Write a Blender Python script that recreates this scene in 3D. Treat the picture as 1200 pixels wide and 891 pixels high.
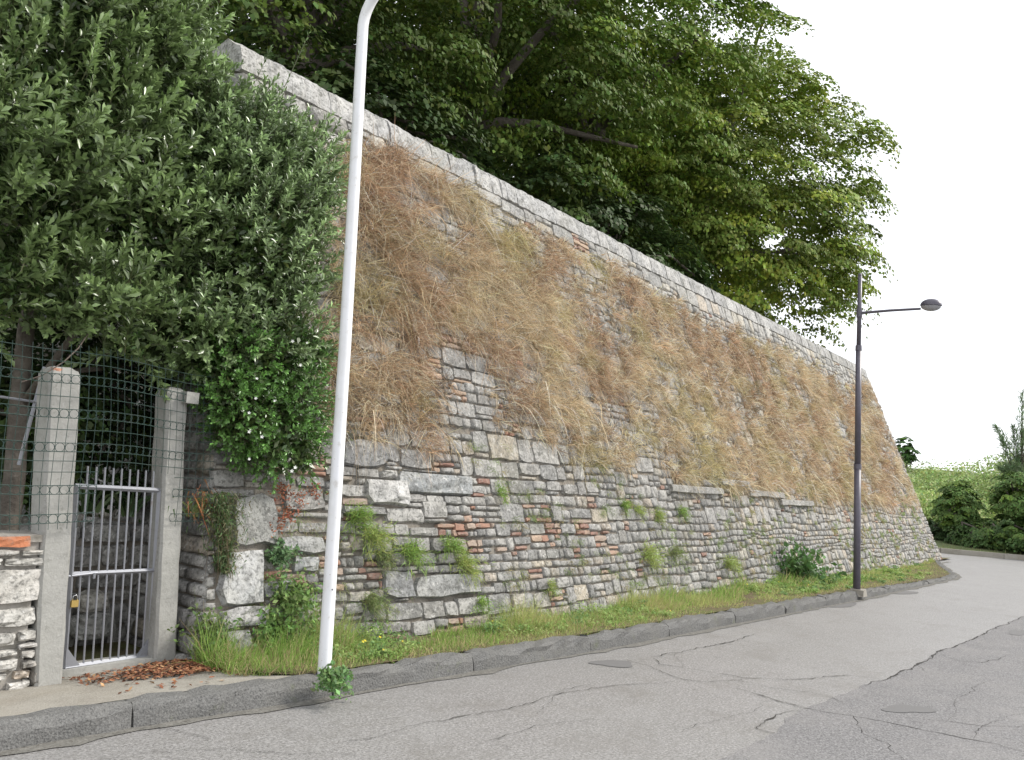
import bpy, math, random
import numpy as np
from mathutils import Vector, Matrix

# ------------------------------------------------------------------ scene, camera, light
for o in list(bpy.data.objects): bpy.data.objects.remove(o)
sc = bpy.context.scene
COL = sc.collection
R_ = math.radians
rng = np.random.default_rng(11)
random.seed(11)

FPX, CX, CY = 970.0, 600.0, 445.5                   # focal length and centre in photo pixels
def _ray(px, py): return np.array([px-CX, -(py-CY), -FPX])/FPX
_a, _b = _ray(1361, 613), _ray(-640, 462)
_n = np.cross(_a, _b); _n /= np.linalg.norm(_n); _n = _n if _n[1] > 0 else -_n
_x = _a/np.linalg.norm(_a)
ROT = np.array([_x, np.cross(_n, _x), _n])           # camera -> world
CAM = np.array([0.0, 0.0, 1.6])
def at(px, py, axis, val):                           # point of a line of sight on an axis-aligned plane
    d = ROT @ _ray(px, py); t = (val-CAM[axis])/d[axis]
    return CAM+t*d
def proj(P):
    c = (np.atleast_2d(P)-CAM) @ ROT
    return np.stack([CX+FPX*c[:, 0]/-c[:, 2], CY-FPX*c[:, 1]/-c[:, 2]], 1)

cam = bpy.data.cameras.new('camera'); co = bpy.data.objects.new('camera', cam); COL.objects.link(co)
M = Matrix([[*ROT[0], 0], [*ROT[1], 0], [*ROT[2], CAM[2]], [0, 0, 0, 1]])
co.matrix_world = M
cam.sensor_width = 36; cam.lens = FPX/1200*36; cam.clip_start = .05; cam.clip_end = 3000
sc.camera = co

SUNDIR = Vector((.60, -.52, .74)).normalized()      # towards the sun (behind thin cloud)
w = bpy.data.worlds.new('World'); sc.world = w; w.use_nodes = True
nt = w.node_tree; nt.nodes.clear()
out = nt.nodes.new('ShaderNodeOutputWorld'); bg = nt.nodes.new('ShaderNodeBackground')
sky = nt.nodes.new('ShaderNodeTexSky'); sky.sky_type = 'NISHITA'; sky.sun_disc = False
sky.sun_elevation = math.asin(SUNDIR.z); sky.sun_rotation = math.atan2(SUNDIR.x, SUNDIR.y)
sky.dust_density = 2.0
mix = nt.nodes.new('ShaderNodeMix'); mix.data_type = 'RGBA'
nz = nt.nodes.new('ShaderNodeTexNoise'); nz.inputs['Scale'].default_value = 1.7; nz.inputs['Detail'].default_value = 5
tc = nt.nodes.new('ShaderNodeTexCoord')
mr = nt.nodes.new('ShaderNodeMapRange'); mr.inputs[1].default_value = .3; mr.inputs[2].default_value = .75
mr.inputs[3].default_value = .99; mr.inputs[4].default_value = .82
nt.links.new(tc.outputs['Generated'], nz.inputs['Vector']); nt.links.new(nz.outputs['Fac'], mr.inputs[0])
nt.links.new(mr.outputs[0], mix.inputs[0]); nt.links.new(sky.outputs[0], mix.inputs[6])
mix.inputs[7].default_value = (13.2, 13.4, 14.0, 1)     # bright thin overcast
nt.links.new(mix.outputs[2], bg.inputs[0]); bg.inputs[1].default_value = .1
nt.links.new(bg.outputs[0], out.inputs[0])
sl = bpy.data.lights.new('sun', 'SUN'); sl.energy = 3.0; sl.angle = R_(10); sl.color = (1, .955, .88)
so = bpy.data.objects.new('sun', sl); COL.objects.link(so); so.rotation_euler = SUNDIR.to_track_quat('Z', 'Y').to_euler()
sc.view_settings.view_transform = 'Standard'; sc.view_settings.look = 'None'
sc.view_settings.exposure = 0.27; sc.view_settings.gamma = 1
sc.render.engine = 'CYCLES'; sc.render.resolution_x = 1024; sc.render.resolution_y = 760
sc.cycles.max_bounces = 6; sc.cycles.transparent_max_bounces = 4

# ------------------------------------------------------------------ helpers
def tag(o, label=None, cat=None, group=None, kind=None):
    if label: o['label'] = label
    if cat: o['category'] = cat
    if group: o['group'] = group
    if kind: o['kind'] = kind
    return o
def empty(name, loc, label=None, cat=None, group=None):
    o = bpy.data.objects.new(name, None); COL.objects.link(o); o.location = loc; o.empty_display_size = .2
    bpy.context.view_layer.update if False else None
    return tag(o, label, cat, group)
def wloc(o):
    v = Vector(o.location)
    while o.parent: o = o.parent; v += Vector(o.location)
    return np.array(v)
def mesh(name, V, F, mat, parent=None, C=None, smooth=False, loc=None):
    """ONE mesh object from vertices in world coordinates; F = (m,k) array or list of tuples"""
    V = np.asarray(V, float).copy()
    me = bpy.data.meshes.new(name)
    org = np.zeros(3)
    if parent is not None: org = wloc(parent)
    if loc is not None: loc = np.asarray(loc, float)
    base = org if loc is None else loc
    V = V-base
    if isinstance(F, np.ndarray) and F.ndim == 2:
        m, k = F.shape
        me.vertices.add(len(V)); me.vertices.foreach_set('co', V.astype(np.float32).ravel())
        me.loops.add(m*k); me.loops.foreach_set('vertex_index', F.astype(np.int32).ravel())
        me.polygons.add(m); me.polygons.foreach_set('loop_start', np.arange(0, m*k, k, dtype=np.int32))
        me.polygons.foreach_set('loop_total', np.full(m, k, dtype=np.int32)) if hasattr(me.polygons[0], 'loop_total') and False else None
        me.update(calc_edges=True)
    else:
        me.from_pydata([tuple(v) for v in V], [], [tuple(int(i) for i in f) for f in F]); me.update()
    if C is not None:
        a = me.color_attributes.new('Col', 'FLOAT_COLOR', 'POINT')
        c4 = np.ones((len(V), 4), np.float32); c4[:, :3] = C
        a.data.foreach_set('color', c4.ravel())
    if smooth: me.polygons.foreach_set('use_smooth', np.ones(len(me.polygons), bool))
    me.materials.append(mat)
    o = bpy.data.objects.new(name, me); COL.objects.link(o)
    if parent is not None: o.parent = parent; o.location = tuple(base-org)
    elif loc is not None: o.location = tuple(loc)
    return o
def vnoise(x, y, seed=0):
    x = np.asarray(x, float); y = np.asarray(y, float)
    xi, yi = np.floor(x).astype(np.int64), np.floor(y).astype(np.int64); fx, fy = x-xi, y-yi
    fx = fx*fx*(3-2*fx); fy = fy*fy*(3-2*fy)
    def h(a, b):
        n = (a*374761393+b*668265263+seed*974634777) & 0xffffffff
        n = ((n ^ (n >> 13))*1274126177) & 0xffffffff
        return ((n ^ (n >> 16)) & 0xffff)/65535.
    return (h(xi, yi)*(1-fx)+h(xi+1, yi)*fx)*(1-fy)+(h(xi, yi+1)*(1-fx)+h(xi+1, yi+1)*fx)*fy
def fbm(x, y, seed=0): return .55*vnoise(x, y, seed)+.3*vnoise(2.1*x, 2.1*y, seed+7)+.15*vnoise(4.3*x, 4.3*y, seed+13)
def inpoly(P, poly):
    x, y = P[:, 0], P[:, 1]; r = np.zeros(len(P), bool); j = len(poly)-1
    for i in range(len(poly)):
        xi, yi = poly[i]; xj, yj = poly[j]
        c = ((yi > y) != (yj > y)) & (x < (xj-xi)*(y-yi)/(yj-yi+1e-12)+xi); r ^= c; j = i
    return r
def box(c, s, rotz=0):
    c = np.array(c); V = np.array([[x, y, z] for x in (-.5, .5) for y in (-.5, .5) for z in (-.5, .5)])*np.array(s)
    if rotz: ca, sa = math.cos(rotz), math.sin(rotz); V = V @ np.array([[ca, sa, 0], [-sa, ca, 0], [0, 0, 1]])
    return V+c, [(0, 1, 3, 2), (4, 6, 7, 5), (0, 4, 5, 1), (2, 3, 7, 6), (0, 2, 6, 4), (1, 5, 7, 3)]
def tube(pts, rad, n=8, cap=True):
    pts = np.asarray(pts, float); m = len(pts); rad = np.broadcast_to(rad, (m,))
    V, F = [], []; prev = None
    for i in range(m):
        t = pts[min(i+1, m-1)]-pts[max(i-1, 0)]; t /= (np.linalg.norm(t)+1e-9)
        if prev is None: u = np.cross(t, [0, 0, 1] if abs(t[2]) < .9 else [1, 0, 0])
        else: u = prev-t*np.dot(prev, t)
        u /= np.linalg.norm(u)+1e-9; prev = u; v = np.cross(t, u)
        for k in range(n):
            a = 2*math.pi*k/n; V.append(pts[i]+rad[i]*(math.cos(a)*u+math.sin(a)*v))
    for i in range(m-1):
        for k in range(n): F.append((i*n+k, i*n+(k+1) % n, (i+1)*n+(k+1) % n, (i+1)*n+k))
    if cap: F.append(tuple(range(n-1, -1, -1))); F.append(tuple(range((m-1)*n, m*n)))
    return np.array(V), F
def join(parts):
    V, F, n = [], [], 0
    for v, f in parts: V.append(np.asarray(v)); F += [tuple(i+n for i in q) for q in f]; n += len(v)
    return np.concatenate(V), F

# ------------------------------------------------------------------ materials
def surf(name, col=(.5, .5, .5), attr=False, rough=.8, spec=.3, layers=(), bump=(), metal=0, trans=0, coord='pos'):
    """layers: (scale, lo, hi, (r,g,b), amount, detail) noise stains; bump: (scale, strength, dist)"""
    m = bpy.data.materials.new(name); m.use_nodes = True; t = m.node_tree; L = t.links; b = t.nodes['Principled BSDF']
    b.inputs['Roughness'].default_value = rough; b.inputs['Specular IOR Level'].default_value = spec; b.inputs['Metallic'].default_value = metal
    if coord == 'pos': g = t.nodes.new('ShaderNodeNewGeometry').outputs['Position']
    else: g = t.nodes.new('ShaderNodeTexCoord').outputs['Object']
    if attr:
        a = t.nodes.new('ShaderNodeAttribute'); a.attribute_name = 'Col'; cur = a.outputs['Color']
    else:
        a = t.nodes.new('ShaderNodeRGB'); a.outputs[0].default_value = (*col, 1); cur = a.outputs[0]
    for (s, lo, hi, c, am, det) in layers:
        n = t.nodes.new('ShaderNodeTexNoise'); n.inputs['Scale'].default_value = s; n.inputs['Detail'].default_value = det; n.inputs['Roughness'].default_value = .65
        L.new(g, n.inputs['Vector'])
        r = t.nodes.new('ShaderNodeMapRange'); r.inputs[1].default_value = lo; r.inputs[2].default_value = hi; r.inputs[4].default_value = am
        L.new(n.outputs['Fac'], r.inputs[0])
        x = t.nodes.new('ShaderNodeMix'); x.data_type = 'RGBA'
        L.new(r.outputs[0], x.inputs[0]); L.new(cur, x.inputs[6])
        if len(c) == 3: x.inputs[7].default_value = (*c, 1)
        else: x.blend_type = 'MULTIPLY'; x.inputs[7].default_value = (c[0], c[0], c[0], 1)
        cur = x.outputs[2]
    L.new(cur, b.inputs['Base Color'])
    prev = None
    for (s, st, dist) in bump:
        n = t.nodes.new('ShaderNodeTexNoise'); n.inputs['Scale'].default_value = s; n.inputs['Detail'].default_value = 6; L.new(g, n.inputs['Vector'])
        bp = t.nodes.new('ShaderNodeBump'); bp.inputs['Strength'].default_value = st; bp.inputs['Distance'].default_value = dist
        L.new(n.outputs['Fac'], bp.inputs['Height'])
        if prev: L.new(prev, bp.inputs['Normal'])
        prev = bp.outputs[0]
    if prev: L.new(prev, b.inputs['Normal'])
    if trans:
        tr = t.nodes.new('ShaderNodeBsdfTranslucent'); L.new(cur, tr.inputs[0])
        ms = t.nodes.new('ShaderNodeMixShader'); ms.inputs[0].default_value = trans
        L.new(b.outputs[0], ms.inputs[1]); L.new(tr.outputs[0], ms.inputs[2])
        L.new(ms.outputs[0], t.nodes['Material Output'].inputs[0])
    return m
m_stone = surf('limestone', attr=True, rough=.92, spec=.15,
    layers=[(5, .5, .64, (.50, .49, .455), .5, 8), (9, .48, .60, (.13, .128, .12), .5, 9), (34, .50, .62, (.06, .06, .055), .6, 6), (1.1, .5, .75, (.17, .165, .12), .35, 4), (24, .58, .66, (.60, .59, .56), .6, 6)],
    bump=[(18, .6, .03), (70, .5, .008)])
m_brick = surf('old_brick', attr=True, rough=.9, spec=.15, layers=[(18, .5, .7, (.38, .34, .29), .55, 6), (9, .55, .7, (.09, .08, .07), .5, 5)], bump=[(40, .6, .015)])
m_mortar = surf('lime_mortar', (.235, .215, .185), rough=.97, spec=.1, layers=[(9, .45, .7, (.10, .09, .07), .7, 8), (3, .5, .7, (.22, .17, .12), .5, 5)], bump=[(14, .8, .05), (60, .6, .01)])
m_lightmortar = surf('pale_mortar', (.33, .31, .28), rough=.97, spec=.1, layers=[(9, .5, .7, (.16, .15, .12), .6, 8)], bump=[(30, .6, .02)])
m_asph = surf('worn_asphalt', (.245, .238, .232), rough=.56, spec=.5,
    layers=[(.35, .4, .7, (.6,), .3, 5), (55, .48, .60, (.42, .41, .395), .55, 4), (60, .5, .60, (.085, .08, .075), .6, 4), (16, .46, .62, (.17, .165, .155), .4, 6), (2.0, .5, .68, (.165, .155, .14), .4, 8), (6, .60, .72, (.11, .105, .10), .5, 6), (.9, .55, .75, (.32, .315, .31), .35, 6)],
    bump=[(150, .5, .006), (3, .2, .02)])
m_asph2 = surf('old_coarse_asphalt', (.185, .18, .18), rough=.8, spec=.3,
    layers=[(60, .5, .60, (.34, .335, .33), .55, 3), (75, .5, .60, (.055, .055, .055), .6, 3), (1.6, .45, .7, (.26, .25, .24), .45, 8), (6, .6, .75, (.08, .08, .08), .5, 5)],
    bump=[(110, .8, .008), (3, .3, .02)])
m_crack = surf('crack_filling', (.045, .043, .04), rough=.95, layers=[(30, .5, .7, (.09, .085, .07), .6, 3)])
m_damp = surf('dark_asphalt_repair', (.15, .147, .145), rough=.75, layers=[(120, .5, .65, (.16, .155, .15), .6, 2)], bump=[(120, .5, .005)])
m_kerb = surf('asphalt_kerb', (.15, .148, .142), rough=.93, spec=.15, layers=[(80, .48, .62, (.24, .24, .23), .5, 3), (100, .52, .64, (.04, .04, .04), .6, 3), (2.5, .5, .7, (.17, .165, .15), .5, 6), (5, .6, .72, (.10, .12, .05), .5, 5)], bump=[(70, .8, .012), (6, .5, .03)])
m_conc = surf('pavement_concrete', (.33, .31, .27), rough=.92, spec=.15, layers=[(5, .45, .7, (.22, .20, .17), .6, 8), (60, .55, .7, (.42, .40, .36), .6, 3), (110, .56, .68, (.12, .11, .10), .5, 2), (1.4, .5, .7, (.25, .22, .17), .5, 5)], bump=[(60, .6, .01)])
m_soil = surf('verge_soil', (.13, .10, .065), rough=.98, spec=.1, layers=[(4, .4, .65, (.12, .15, .05), .7, 6), (30, .5, .7, (.22, .18, .12), .5, 4)], bump=[(25, .9, .03)])
m_post = surf('post_concrete', (.36, .355, .33), rough=.93, spec=.15, layers=[(3.2, .45, .7, (.22, .22, .20), .7, 8), (18, .58, .7, (.13, .13, .11), .5, 6), (50, .55, .7, (.45, .44, .42), .5, 3)], bump=[(30, .5, .01), (90, .4, .004)])
m_zinc = surf('galvanised_steel', (.33, .34, .37), rough=.55, spec=.5, metal=.55, layers=[(25, .55, .7, (.26, .25, .25), .5, 5), (8, .62, .72, (.22, .14, .09), .4, 5)], bump=[(60, .2, .003)])
m_white = surf('white_pole_paint', (.80, .81, .83), rough=.32, spec=.5, layers=[(3, .45, .7, (.62, .62, .59), .5, 8), (12, .6, .7, (.50, .47, .42), .5, 7), (45, .66, .72, (.35, .27, .2), .6, 4)], bump=[(20, .08, .004)])
m_dark = surf('grey_violet_paint', (.085, .078, .10), rough=.42, spec=.5, layers=[(14, .5, .7, (.13, .12, .145), .5, 5)], bump=[(60, .15, .003)])
m_glass = surf('lamp_bowl_plastic', (.30, .30, .32), rough=.25, spec=.6)
m_wire = surf('green_plastic_wire', (.035, .065, .055), rough=.5, layers=[(8, .5, .7, (.09, .10, .095), .6, 4)])
m_rust = surf('old_wire', (.15, .12, .10), rough=.8)
m_brass = surf('brass', (.62, .44, .15), rough=.35, metal=.8, spec=.5)
m_steel = surf('steel_shackle', (.55, .56, .58), rough=.25, metal=1)
m_bark = surf('bark', (.115, .10, .085), rough=.95, spec=.1, layers=[(6, .45, .7, (.22, .20, .17), .6, 8)], bump=[(12, .9, .04), (50, .5, .01)])
m_dry = surf('dry_grass', attr=True, rough=.8, spec=.15, trans=.3)
m_grass = surf('fresh_grass', attr=True, rough=.6, spec=.25, trans=.35)
m_leaf = surf('tree_leaf', attr=True, rough=.6, spec=.2, trans=.2)
m_gloss = surf('glossy_evergreen_leaf', attr=True, rough=.30, spec=.65, trans=.25)
m_litter = surf('dead_leaf', attr=True, rough=.75, spec=.2)
m_petal = surf('white_petal', (.82, .83, .78), rough=.6, trans=.2)
m_turf = surf('field_turf', (.09, .12, .045), rough=.95, layers=[(1.2, .4, .7, (.16, .16, .07), .7, 6)], bump=[(6, .8, .1)])

# ------------------------------------------------------------------ wall geometry functions
H = 5.56; BAT = .335; WY = 5.18
def wally(s, z):                                       # Y of the bastion's front face
    k = np.clip((6.6-np.asarray(s, float))/2.6, 0, 1); k = k*k*(3-2*k)
    return WY+.32*k*(1-np.asarray(z)/H)*1.0+BAT*np.asarray(z)
def wp(s, z, d=0.0):
    s = np.asarray(s, float); z = np.asarray(z, float)
    nrm = math.hypot(1, BAT)
    return np.stack(np.broadcast_arrays(s, wally(s, z)-d/nrm, z+d*BAT/nrm), -1)
def wpx(px, py):                                       # photo pixel -> (s, z) on the wall face
    d = ROT @ _ray(px, py); lo = 1.
    t = (CAM[1]-WY-BAT*CAM[2])/(BAT*d[2]-d[1])
    for _ in range(12):
        P = CAM+t*d; e = P[1]-wally(P[0], P[2]); t -= e/(d[1]-BAT*d[2])
    P = CAM+t*d; return P[0], P[2]
XL0, XL1 = 3.56, 4.27                                  # left end of the face at base / top
def xleft(z): return XL0+(XL1-XL0)*np.asarray(z)/H
XR = 27.95
def xright(z): return XR-BAT*np.asarray(z)

# ------------------------------------------------------------------ ground, road, kerb, pavement
def sheet(name, poly, z, mat, kind='structure', C=None):
    return tag(mesh(name, [(x, y, z) for x, y in poly], [tuple(range(len(poly)))], mat), kind=kind)
g = sheet('ground', [(-400, -400), (600, -400), (600, 600), (-400, 600)], -.03, m_turf)
KERB = [(-30, 5.0), (-6, 4.80), (0, 4.72), (2.0, 4.67), (2.84, 4.60), (3.85, 4.47), (5.24, 4.36), (6.9, 4.21), (9.7, 4.08), (14.0, 3.87), (17, 3.79), (21.0, 3.68), (22.0, 3.74), (22.9, 3.98), (24.3, 4.4), (26.5, 4.95), (28.6, 5.6), (29.3, 7), (29.5, 12), (29.5, 40)]
KP = np.array(KERB)
def kdrop(x): return -.085*np.clip((np.asarray(x, float)-13.5)/6, 0, 1)
def kerby(x): return np.interp(x, KP[:16, 0], KP[:16, 1])
FAR = [(29.7+3, 40), (32.2, 14), (32.0, 8), (32.1, 5.6), (33.2, 3.6), (35.5, 1.0), (40, -3), (60, -14)]
road_poly = [(-30, -25), (60, -25), (60, -14.0)]+FAR[::-1][1:]+[(KERB[-1][0]+.06, 40)]+[(x, y+.06) for x, y in KERB[::-1][1:]]
rd = sheet('road', road_poly, 0.0, m_asph)
# older coarse asphalt, in front of the jagged seam
seam_px = [(700, 950), (780, 922), (848, 890), (880, 874), (908, 858), (922, 842), (945, 831), (985, 815), (1012, 803), (1040, 797), (1052, 790), (1075, 780), (1098, 765), (1120, 758), (1145, 747), (1172, 734), (1200, 723), (1240, 709), (1290, 690)]
seam = [tuple(at(x, y, 2, 0)[:2]) for x, y in seam_px]
jag = []
for i in range(len(seam)-1):
    a, b = np.array(seam[i]), np.array(seam[i+1])
    for k in range(6):
        p = a+(b-a)*k/6; jag.append((p[0], p[1]+float(rng.normal(0, .012))))
jag.append(seam[-1])
old = sheet('coarse_asphalt_strip', [(-30, -24.9), (31, -24.9), (31, jag[-1][1])]+jag[::-1]+[(-30, 1.6)], .004, m_asph2)
def crack(pxs, w0, z=.0065, zz=.012):
    P = np.array([at(x, y, 2, 0)[:2] for x, y in pxs]); Q = []
    for i in range(len(P)-1):
        L = np.linalg.norm(P[i+1]-P[i]); n = max(2, int(L/.05)); nn = np.array([-(P[i+1]-P[i])[1], (P[i+1]-P[i])[0]])/(L+1e-9)
        off = 0
        for k in range(n):
            off = .75*off+rng.normal(0, zz); Q.append(P[i]+(P[i+1]-P[i])*k/n+nn*off*math.sin(math.pi*k/n)**.5)
    Q.append(P[-1]); Q = np.array(Q); T = np.gradient(Q, axis=0); T /= np.linalg.norm(T, axis=1)[:, None]+1e-9
    N = np.stack([-T[:, 1], T[:, 0]], 1); wd = .75*w0*(.25+1.5*rng.random(len(Q))*vnoise(np.arange(len(Q))*.23, 0*Q[:, 0], int(pxs[0][0])))*np.sin(np.linspace(.12, math.pi-.12, len(Q)))**.35/2
    V = np.concatenate([np.c_[Q+N*wd[:, None], np.full(len(Q), z)], np.c_[Q-N*wd[:, None], np.full(len(Q), z)]]); n = len(Q)
    F = [(i, i+1, n+i+1, n+i) for i in range(n-1)]
    return mesh('crack', V, F, m_crack, rd)
cracks = [([(1012, 804), (1040, 797), (1052, 790), (1075, 780), (1098, 766), (1120, 758), (1145, 747), (1172, 734), (1200, 723)], .035),
 ([(765, 772), (772, 779), (800, 783), (870, 795), (925, 797), (990, 792), (1022, 795), (1040, 799)], .014),
 ([(862, 807), (880, 812), (905, 820), (945, 831), (1000, 840), (1080, 856), (1140, 868), (1200, 882), (1250, 893)], .022),
 ([(945, 831), (918, 836), (900, 844), (886, 853), (893, 857), (908, 860)], .02),
 ([(855, 797), (900, 806), (950, 812), (975, 818), (992, 826)], .01),
 ([(765, 770), (800, 764), (850, 754), (872, 748), (886, 743)], .018),
 ([(735, 774), (760, 781), (800, 797), (830, 800), (870, 797)], .012),
 ([(160, 884), (260, 878), (340, 884), (420, 886)], .008),
 ([(395, 872), (450, 862), (520, 846), (600, 830), (665, 812), (735, 803), (800, 799)], .011),
 ([(180, 853), (215, 860), (245, 868)], .010),
 ([(1098, 766), (1120, 775), (1150, 777), (1180, 768), (1215, 772)], .012),
 ([(1060, 842), (1110, 846), (1150, 852), (1200, 852)], .010),
 ([(560, 872), (640, 850), (700, 842)], .006),
 ([(1000, 840), (1010, 860), (1040, 872), (1060, 893)], .010), ([(1140, 868), (1150, 852), (1180, 840), (1210, 838)], .009), ([(1110, 846), (1120, 820), (1155, 800)], .007),
 ([(905, 820), (880, 836), (850, 842), (800, 858)], .006), ([(800, 783), (790, 770), (800, 764)], .007), ([(630, 838), (650, 815), (700, 800)], .005), ([(1075, 780), (1090, 790), (1130, 795)], .008)]
for c in cracks: crack(*c)
def blot(px, py, rx, ry, z=.0045, par=None, m=None):
    c = at(px, py, 2, 0); e = at(px+rx, py, 2, 0); f2 = at(px, py-ry, 2, 0)
    a, b = (e-c)[:2], (f2-c)[:2]; P = []
    for k in range(28):
        t = 2*math.pi*k/28; r = .85+.16*math.sin(2*t+px)+.12*math.sin(3*t+py)+.07*math.sin(5*t+px*2)+rng.normal(0, .025)
        P.append((*(c[:2]+a*math.cos(t)*r+b*math.sin(t)*r), z))
    return mesh('asphalt_repair', P, [tuple(range(28))], m or m_damp, par or rd)
blot(719, 778, 26, 5); blot(965, 707, 45, 5); blot(1064, 832, 30, 6, .0075); blot(1040, 694, 40, 3); blot(1195, 742, 14, 4, .0075)

# dirt washed along the foot of the kerb
V = []; gxs = np.arange(-6, 27.5, .12)
for x in gxs:
    i = np.searchsorted(KP[:, 0], x)-1; y = float(kerby(x)); wd = .015+.15*float(fbm(np.array([x*1.7]), np.array([.3]), 15)[0])**1.5+float(rng.normal(0, .008)); V += [(x, y+.02, .006), (x, y-wd, .0052)]
tag(mesh('gutter_dirt', V, [(2*i, 2*i+1, 2*i+3, 2*i+2) for i in range(len(gxs)-1)], surf('gutter_dirt', (.15, .145, .13), rough=.95, layers=[(18, .45, .65, (.22, .21, .19), .7, 6), (60, .5, .65, (.06, .05, .04), .6, 4)], bump=[(50, .6, .01)])), kind='structure')
# kerb: cast lengths with open joints
kerb = tag(empty('kerb', (0, 4.9, 0)), kind='structure')
seg = np.concatenate([[0], np.cumsum(np.linalg.norm(np.diff(KP, axis=0), axis=1))])
def kpt(s): return np.array([np.interp(s, seg, KP[:, 0]), np.interp(s, seg, KP[:, 1])])
s_joint = list(np.interp([-6, -1.3, 0., 1.3, 2.62, 3.95, 5.32, 6.85, 8.3, 9.9, 11.4, 12.9, 14.4, 16, 17.5, 19, 20.5, 22], KP[:, 0], seg))
while s_joint[-1] < seg[-1]-2: s_joint.append(s_joint[-1]+1.5)
prof = [(0, -.02), (.012, .085), (.03, .125), (.06, .137), (.16, .135), (.17, .0)]
for i in range(len(s_joint)-1):
    a, b = s_joint[i]+.006, s_joint[i+1]-.006; n = max(3, int((b-a)/.12)); V = []; dz = rng.normal(0, .004)
    n = min(n, 14)
    for k in range(n+1):
        s = a+(b-a)*k/n; p = kpt(s); t = kpt(s+.05)-kpt(s-.05); t /= np.linalg.norm(t); nn = np.array([-t[1], t[0]])
        e = .012 if k in (0, n) else 0
        for (u, z) in prof:
            j = rng.normal(0, .004, 2); j = j*(2.2 if z > .05 else 1); uu = u+j[0]+(e if u < .1 else 0); V.append((*(p+nn*uu), z+(j[1]-e*.6+dz if z > .05 else 0)+(float(kdrop(p[0]))*min(1, z/.12) if z > 0 else 0)))
    m = len(prof)
    F = [(k*m+q, (k+1)*m+q, (k+1)*m+q+1, k*m+q+1) for k in range(n) for q in range(m-1)]+[tuple(range(m)), tuple(range(n*m+m-1, n*m-1, -1))]
    mesh('kerb_stone', V, F, m_kerb, kerb)
# far kerb of the bend
fk = tag(empty('far_kerb', (32, 8, 0)), kind='structure'); FP = np.array(FAR)
fseg = np.concatenate([[0], np.cumsum(np.linalg.norm(np.diff(FP, axis=0), axis=1))])
a = 0
while a < fseg[-1]-.2:
    b = min(a+2.0, fseg[-1]); P = [np.array([np.interp(s, fseg, FP[:, 0]), np.interp(s, fseg, FP[:, 1])]) for s in (a+.01, b-.01)]
    t = P[1]-P[0]; t /= np.linalg.norm(t); nn = np.array([-t[1], t[0]]) if True else None
    nn = nn if nn[0] > 0 else -nn; V = []
    for p in P:
        for (u, z) in ((0, -.02), (.01, .17), (.16, .17), (.17, -.02)): V.append((*(p+nn*u), z))
    mesh('kerb_stone', V, [(0, 4, 5, 1), (1, 5, 6, 2), (2, 6, 7, 3), (0, 1, 2, 3), (7, 6, 5, 4)], m_conc, fk); a = b
# grassy bank behind the far kerb, rising to the hill
gx = np.linspace(0, 1, 30); V = []
FQ = np.array([[np.interp(s, fseg, FP[:, 0]), np.interp(s, fseg, FP[:, 1])] for s in np.linspace(0, fseg[-1], 40)])
ring = [0, 1.2, 4, 10, 20, 40, 80, 160]; hz = [.12, .22, .35, .6, 1.3, 3.4, 6.0, 8.0]
for p in FQ:
    dirn = np.array([.985, .17])
    for r, z in zip(ring, hz):
        V.append((p[0]+.17+dirn[0]*r, p[1]+dirn[1]*r*1.3, z+.0*r))
nr = len(ring); F = [(i*nr+j, (i+1)*nr+j, (i+1)*nr+j+1, i*nr+j+1) for i in range(39) for j in range(nr-1)]
tag(mesh('hill', V, F, m_turf, smooth=True), kind='structure')
# pavement slab by the gate and grass verge soil
def pavez(x, y):                                       # pavement falls a little from the kerb to the gate line
    y0 = kerby(x)+.165; return .125-.085*np.clip((y-y0)/(5.7-y0), 0, 1.2)
V = []
for x in (-30, -6, -3, -1, 0, 1, 2, 2.4, 2.84, 3.2, 3.6, 4.0):
    y0 = float(kerby(x))+.165
    for f in np.linspace(0, 1, 5): y = y0+(5.92-y0)*f; V.append((x, y, float(pavez(x, y))+.003*float(rng.normal())*(0 < f < 1)))
tag(mesh('pavement', V, [(i*5+j, (i+1)*5+j, (i+1)*5+j+1, i*5+j+1) for i in range(11) for j in range(4)], m_conc, smooth=True), kind='structure')
V = []; xs = np.concatenate([np.arange(3.62, 22.6, .16), np.arange(22.6, 29.2, .4)])
for x in xs:
    y0 = float(kerby(x))+.165+max(0, 3.8-x)*.95; y1 = max(float(wally(x, 0)) if x < 28.0 else 5.8, y0+.1)+.12
    for q in range(6):
        f = q/5; V.append((x, y0+(y1-y0)*f, .132-.065*f+.015*float(vnoise(x*2, f*3, 3))*f+kdrop(x)))
F = [(i*6+j, (i+1)*6+j, (i+1)*6+j+1, i*6+j+1) for i in range(len(xs)-1) for j in range(5)]
tag(mesh('verge_soil', V, F, m_soil, smooth=True), kind='structure')
def vergez(x, y):
    y0 = kerby(x)+.165; y1 = wally(x, 0)+.12; f = np.clip((y-y0)/(y1-y0), 0, 1); return .132-.058*f+kdrop(x)

# ------------------------------------------------------------------ the bastion wall
wall = empty('bastion_wall', (15, 5.2, 0), 'long battered rubble stone bastion wall with dry grass hanging over its upper half', 'wall')
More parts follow.
